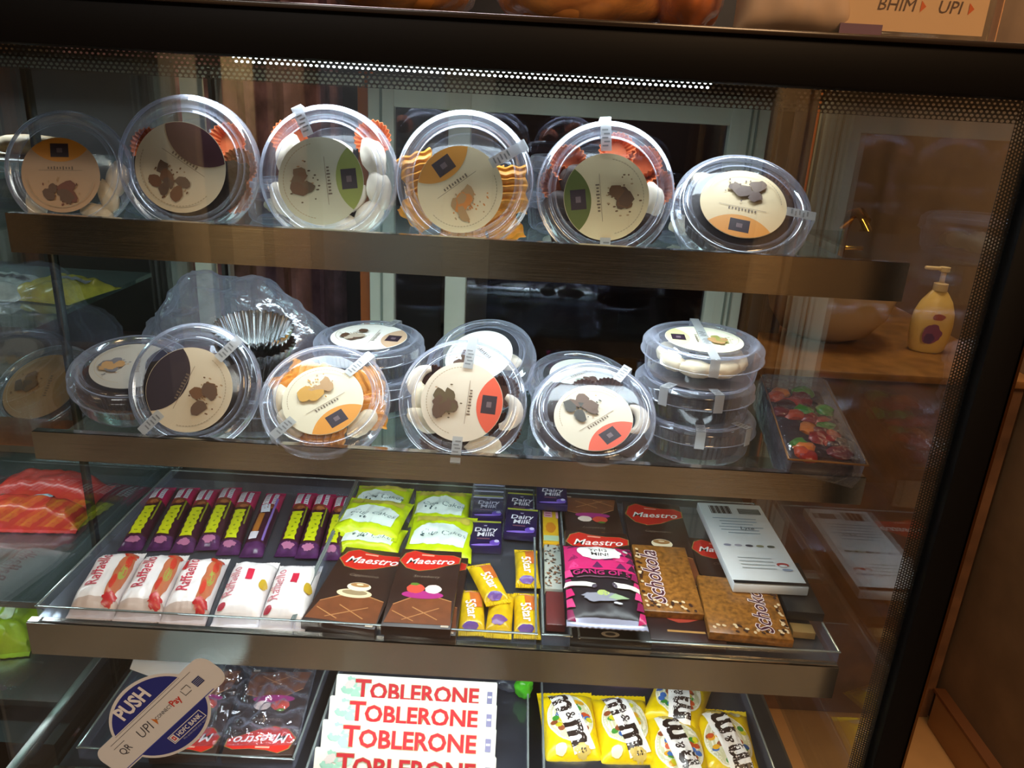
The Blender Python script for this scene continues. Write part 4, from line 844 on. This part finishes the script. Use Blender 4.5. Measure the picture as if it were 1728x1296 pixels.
mb.text('BHIM',-.021,.0345,.0155,mat('5a4030',.4),shear=.15,bold=.0,M=f_); mb.text('UPI',.029,.0345,.0155,mat('5a4030',.4),shear=.15,bold=.0,M=f_); mb.poly([(.002,.0295),(.007,.0345),(.002,.0395)],mat('c85a20',.4),M=f_); mb.poly([(.047,.0295),(.052,.0345),(.047,.0395)],mat('c85a20',.4),M=f_)
mb.rect(-.067,.062,.004,.025,mat('a08868',.4),M=f_)
mb.build('sign_card',e)
MB().box((-.050,-.0012,.009),(.040,.001,.016),mat('6a4a5a',.5)).build('purple_tab',e)
# ================================================================ next display case seen through the left glass
ac=empty('side_case',T(-1.1,1.15,FZ),'neighbouring dark display case seen through the left side glass','display case')
def ap(n_,mb):
    o=mb.build(n_); o.parent=ac; o.matrix_parent_inverse=ac.matrix_world.inverted(); o.location=(0,0,H)
bpy.context.view_layer.update()
for z in (-.105,-.30,-.47,-.69,-.865):
    ap('shelf_board',MB().box((-.97,1.13,z-.004),(.66,.36 if z>-.6 else .46,.007),SHGLASS if z not in (-.865,) else mat('a8b0b0',.25,1)).box((-.97,.948 if z>-.6 else .9,z-.004),(.66,.003,.010),mat('bcc6c6',.2,1)))
ap('case_back',MB().box((-.97,1.42,-.45),(.70,.02,1.0),mat('221a16',.5,vary=.5,scale=6)))
ap('case_base',MB().box((-.97,1.15,-1.17),(.68,.6,.55),mat('16130f',.5)))
def outside(mb,n_,M,lab,cat,g=None): return put(mb,n_,M,lab,cat,g)
mb=pouch(.20,.075,.04,mat('b8382c',.28,vary=.2,scale=25),crimp=.01,seed=3,wr=.003); mb.rect(.03,.02,.03,.02,mat('a8c0d0',.3)); mb.ell(-.04,-.01,.006,.005,mat('5a8a3a',.3)); mb.ell(-.04,.02,.006,.005,mat('5a8a3a',.3))
outside(mb,'red_packet',T(-.80,1.11,-.6885,4),'shiny red snack packet lying on a shelf of the neighbouring case at the left edge','snack packet')
mb=pouch(.19,.085,.04,mat('c03c30',.28,vary=.2,scale=25),crimp=.01,seed=4,wr=.003)
outside(mb,'red_packet',T(-.81,1.20,-.6885,2),'shiny red snack packet behind the front red one in the neighbouring case','snack packet')
mb=pouch(.16,.12,.045,mat('a8be2c',.3,vary=.35,scale=25),crimp=.012,seed=8,wr=.006); mb.rect(0,.0,.09,.03,mat('dce0c0',.4))
outside(mb,'green_packet',T(-.84,1.03,-.8635,14),'yellow-green crumpled snack packet in the neighbouring case at the left edge','snack packet')
for i,(x,y,z,c,c2,r_,txt) in enumerate(((-.78,1.12,-.2985,'a9b4b4','4a4a48',3,'pale packet with a dark bar printed on it'),(-.69,1.13,-.2985,'b8b04a','9aa0a8',-8,'yellow and silver packet beside the dark post'),(-.795,1.02,-.2985,'2c6a58','8fb0b8',20,'shiny green packet at the left edge'),(-.60,1.21,-.4285,'7a2c28','8a8078',-6,'dark red box behind the clear bag on the second shelf'))):
    if i==3: continue
    mb=pouch(.11,.12,.02,mat(c,.25,vary=.25,scale=40),crimp=.01,seed=30+i,wr=.003); mb.rect(.01,.01,.055,.016,mat(c2,.3))
    outside(mb,'snack_packet',T(x,y,z,r_),txt+' in the neighbouring case','snack packet','packets in the neighbouring case')
mb=flatbox(.10,.10,.03,mat('4a2018',.35,vary=.3,scale=30)); mb.rect(0,.02,.06,.02,mat('a09488',.4)); mb.rect(.0,-.02,.08,.02,mat('7a2c24',.4))
outside(mb,'red_box',T(-.545,1.235,-.431,-4),'dark red and brown box on the second shelf behind the clear bag','box')
for i,x in enumerate((-.80,-.70)):
    mb=MB(); mb.blob((0,0,.016),(.055,.04,.014),mat('b89048',.6,vary=.3,scale=50),amp=.2,seed=i+2)
    outside(mb,'bread_roll',T(x,1.12,-.0985),('yellow-brown bread roll at the left edge of the neighbouring case','yellow-brown bread roll next to the dark post in the neighbouring case')[i],'bread','bread rolls in the neighbouring case')
outside(MB().box((0,0,.0),(.24,.16,.003),mat('b8b4ac',.5),bev=.001),'bread_tray',T(-.77,1.12,-.1025+.0035),'pale tray under the bread rolls in the neighbouring case','tray')
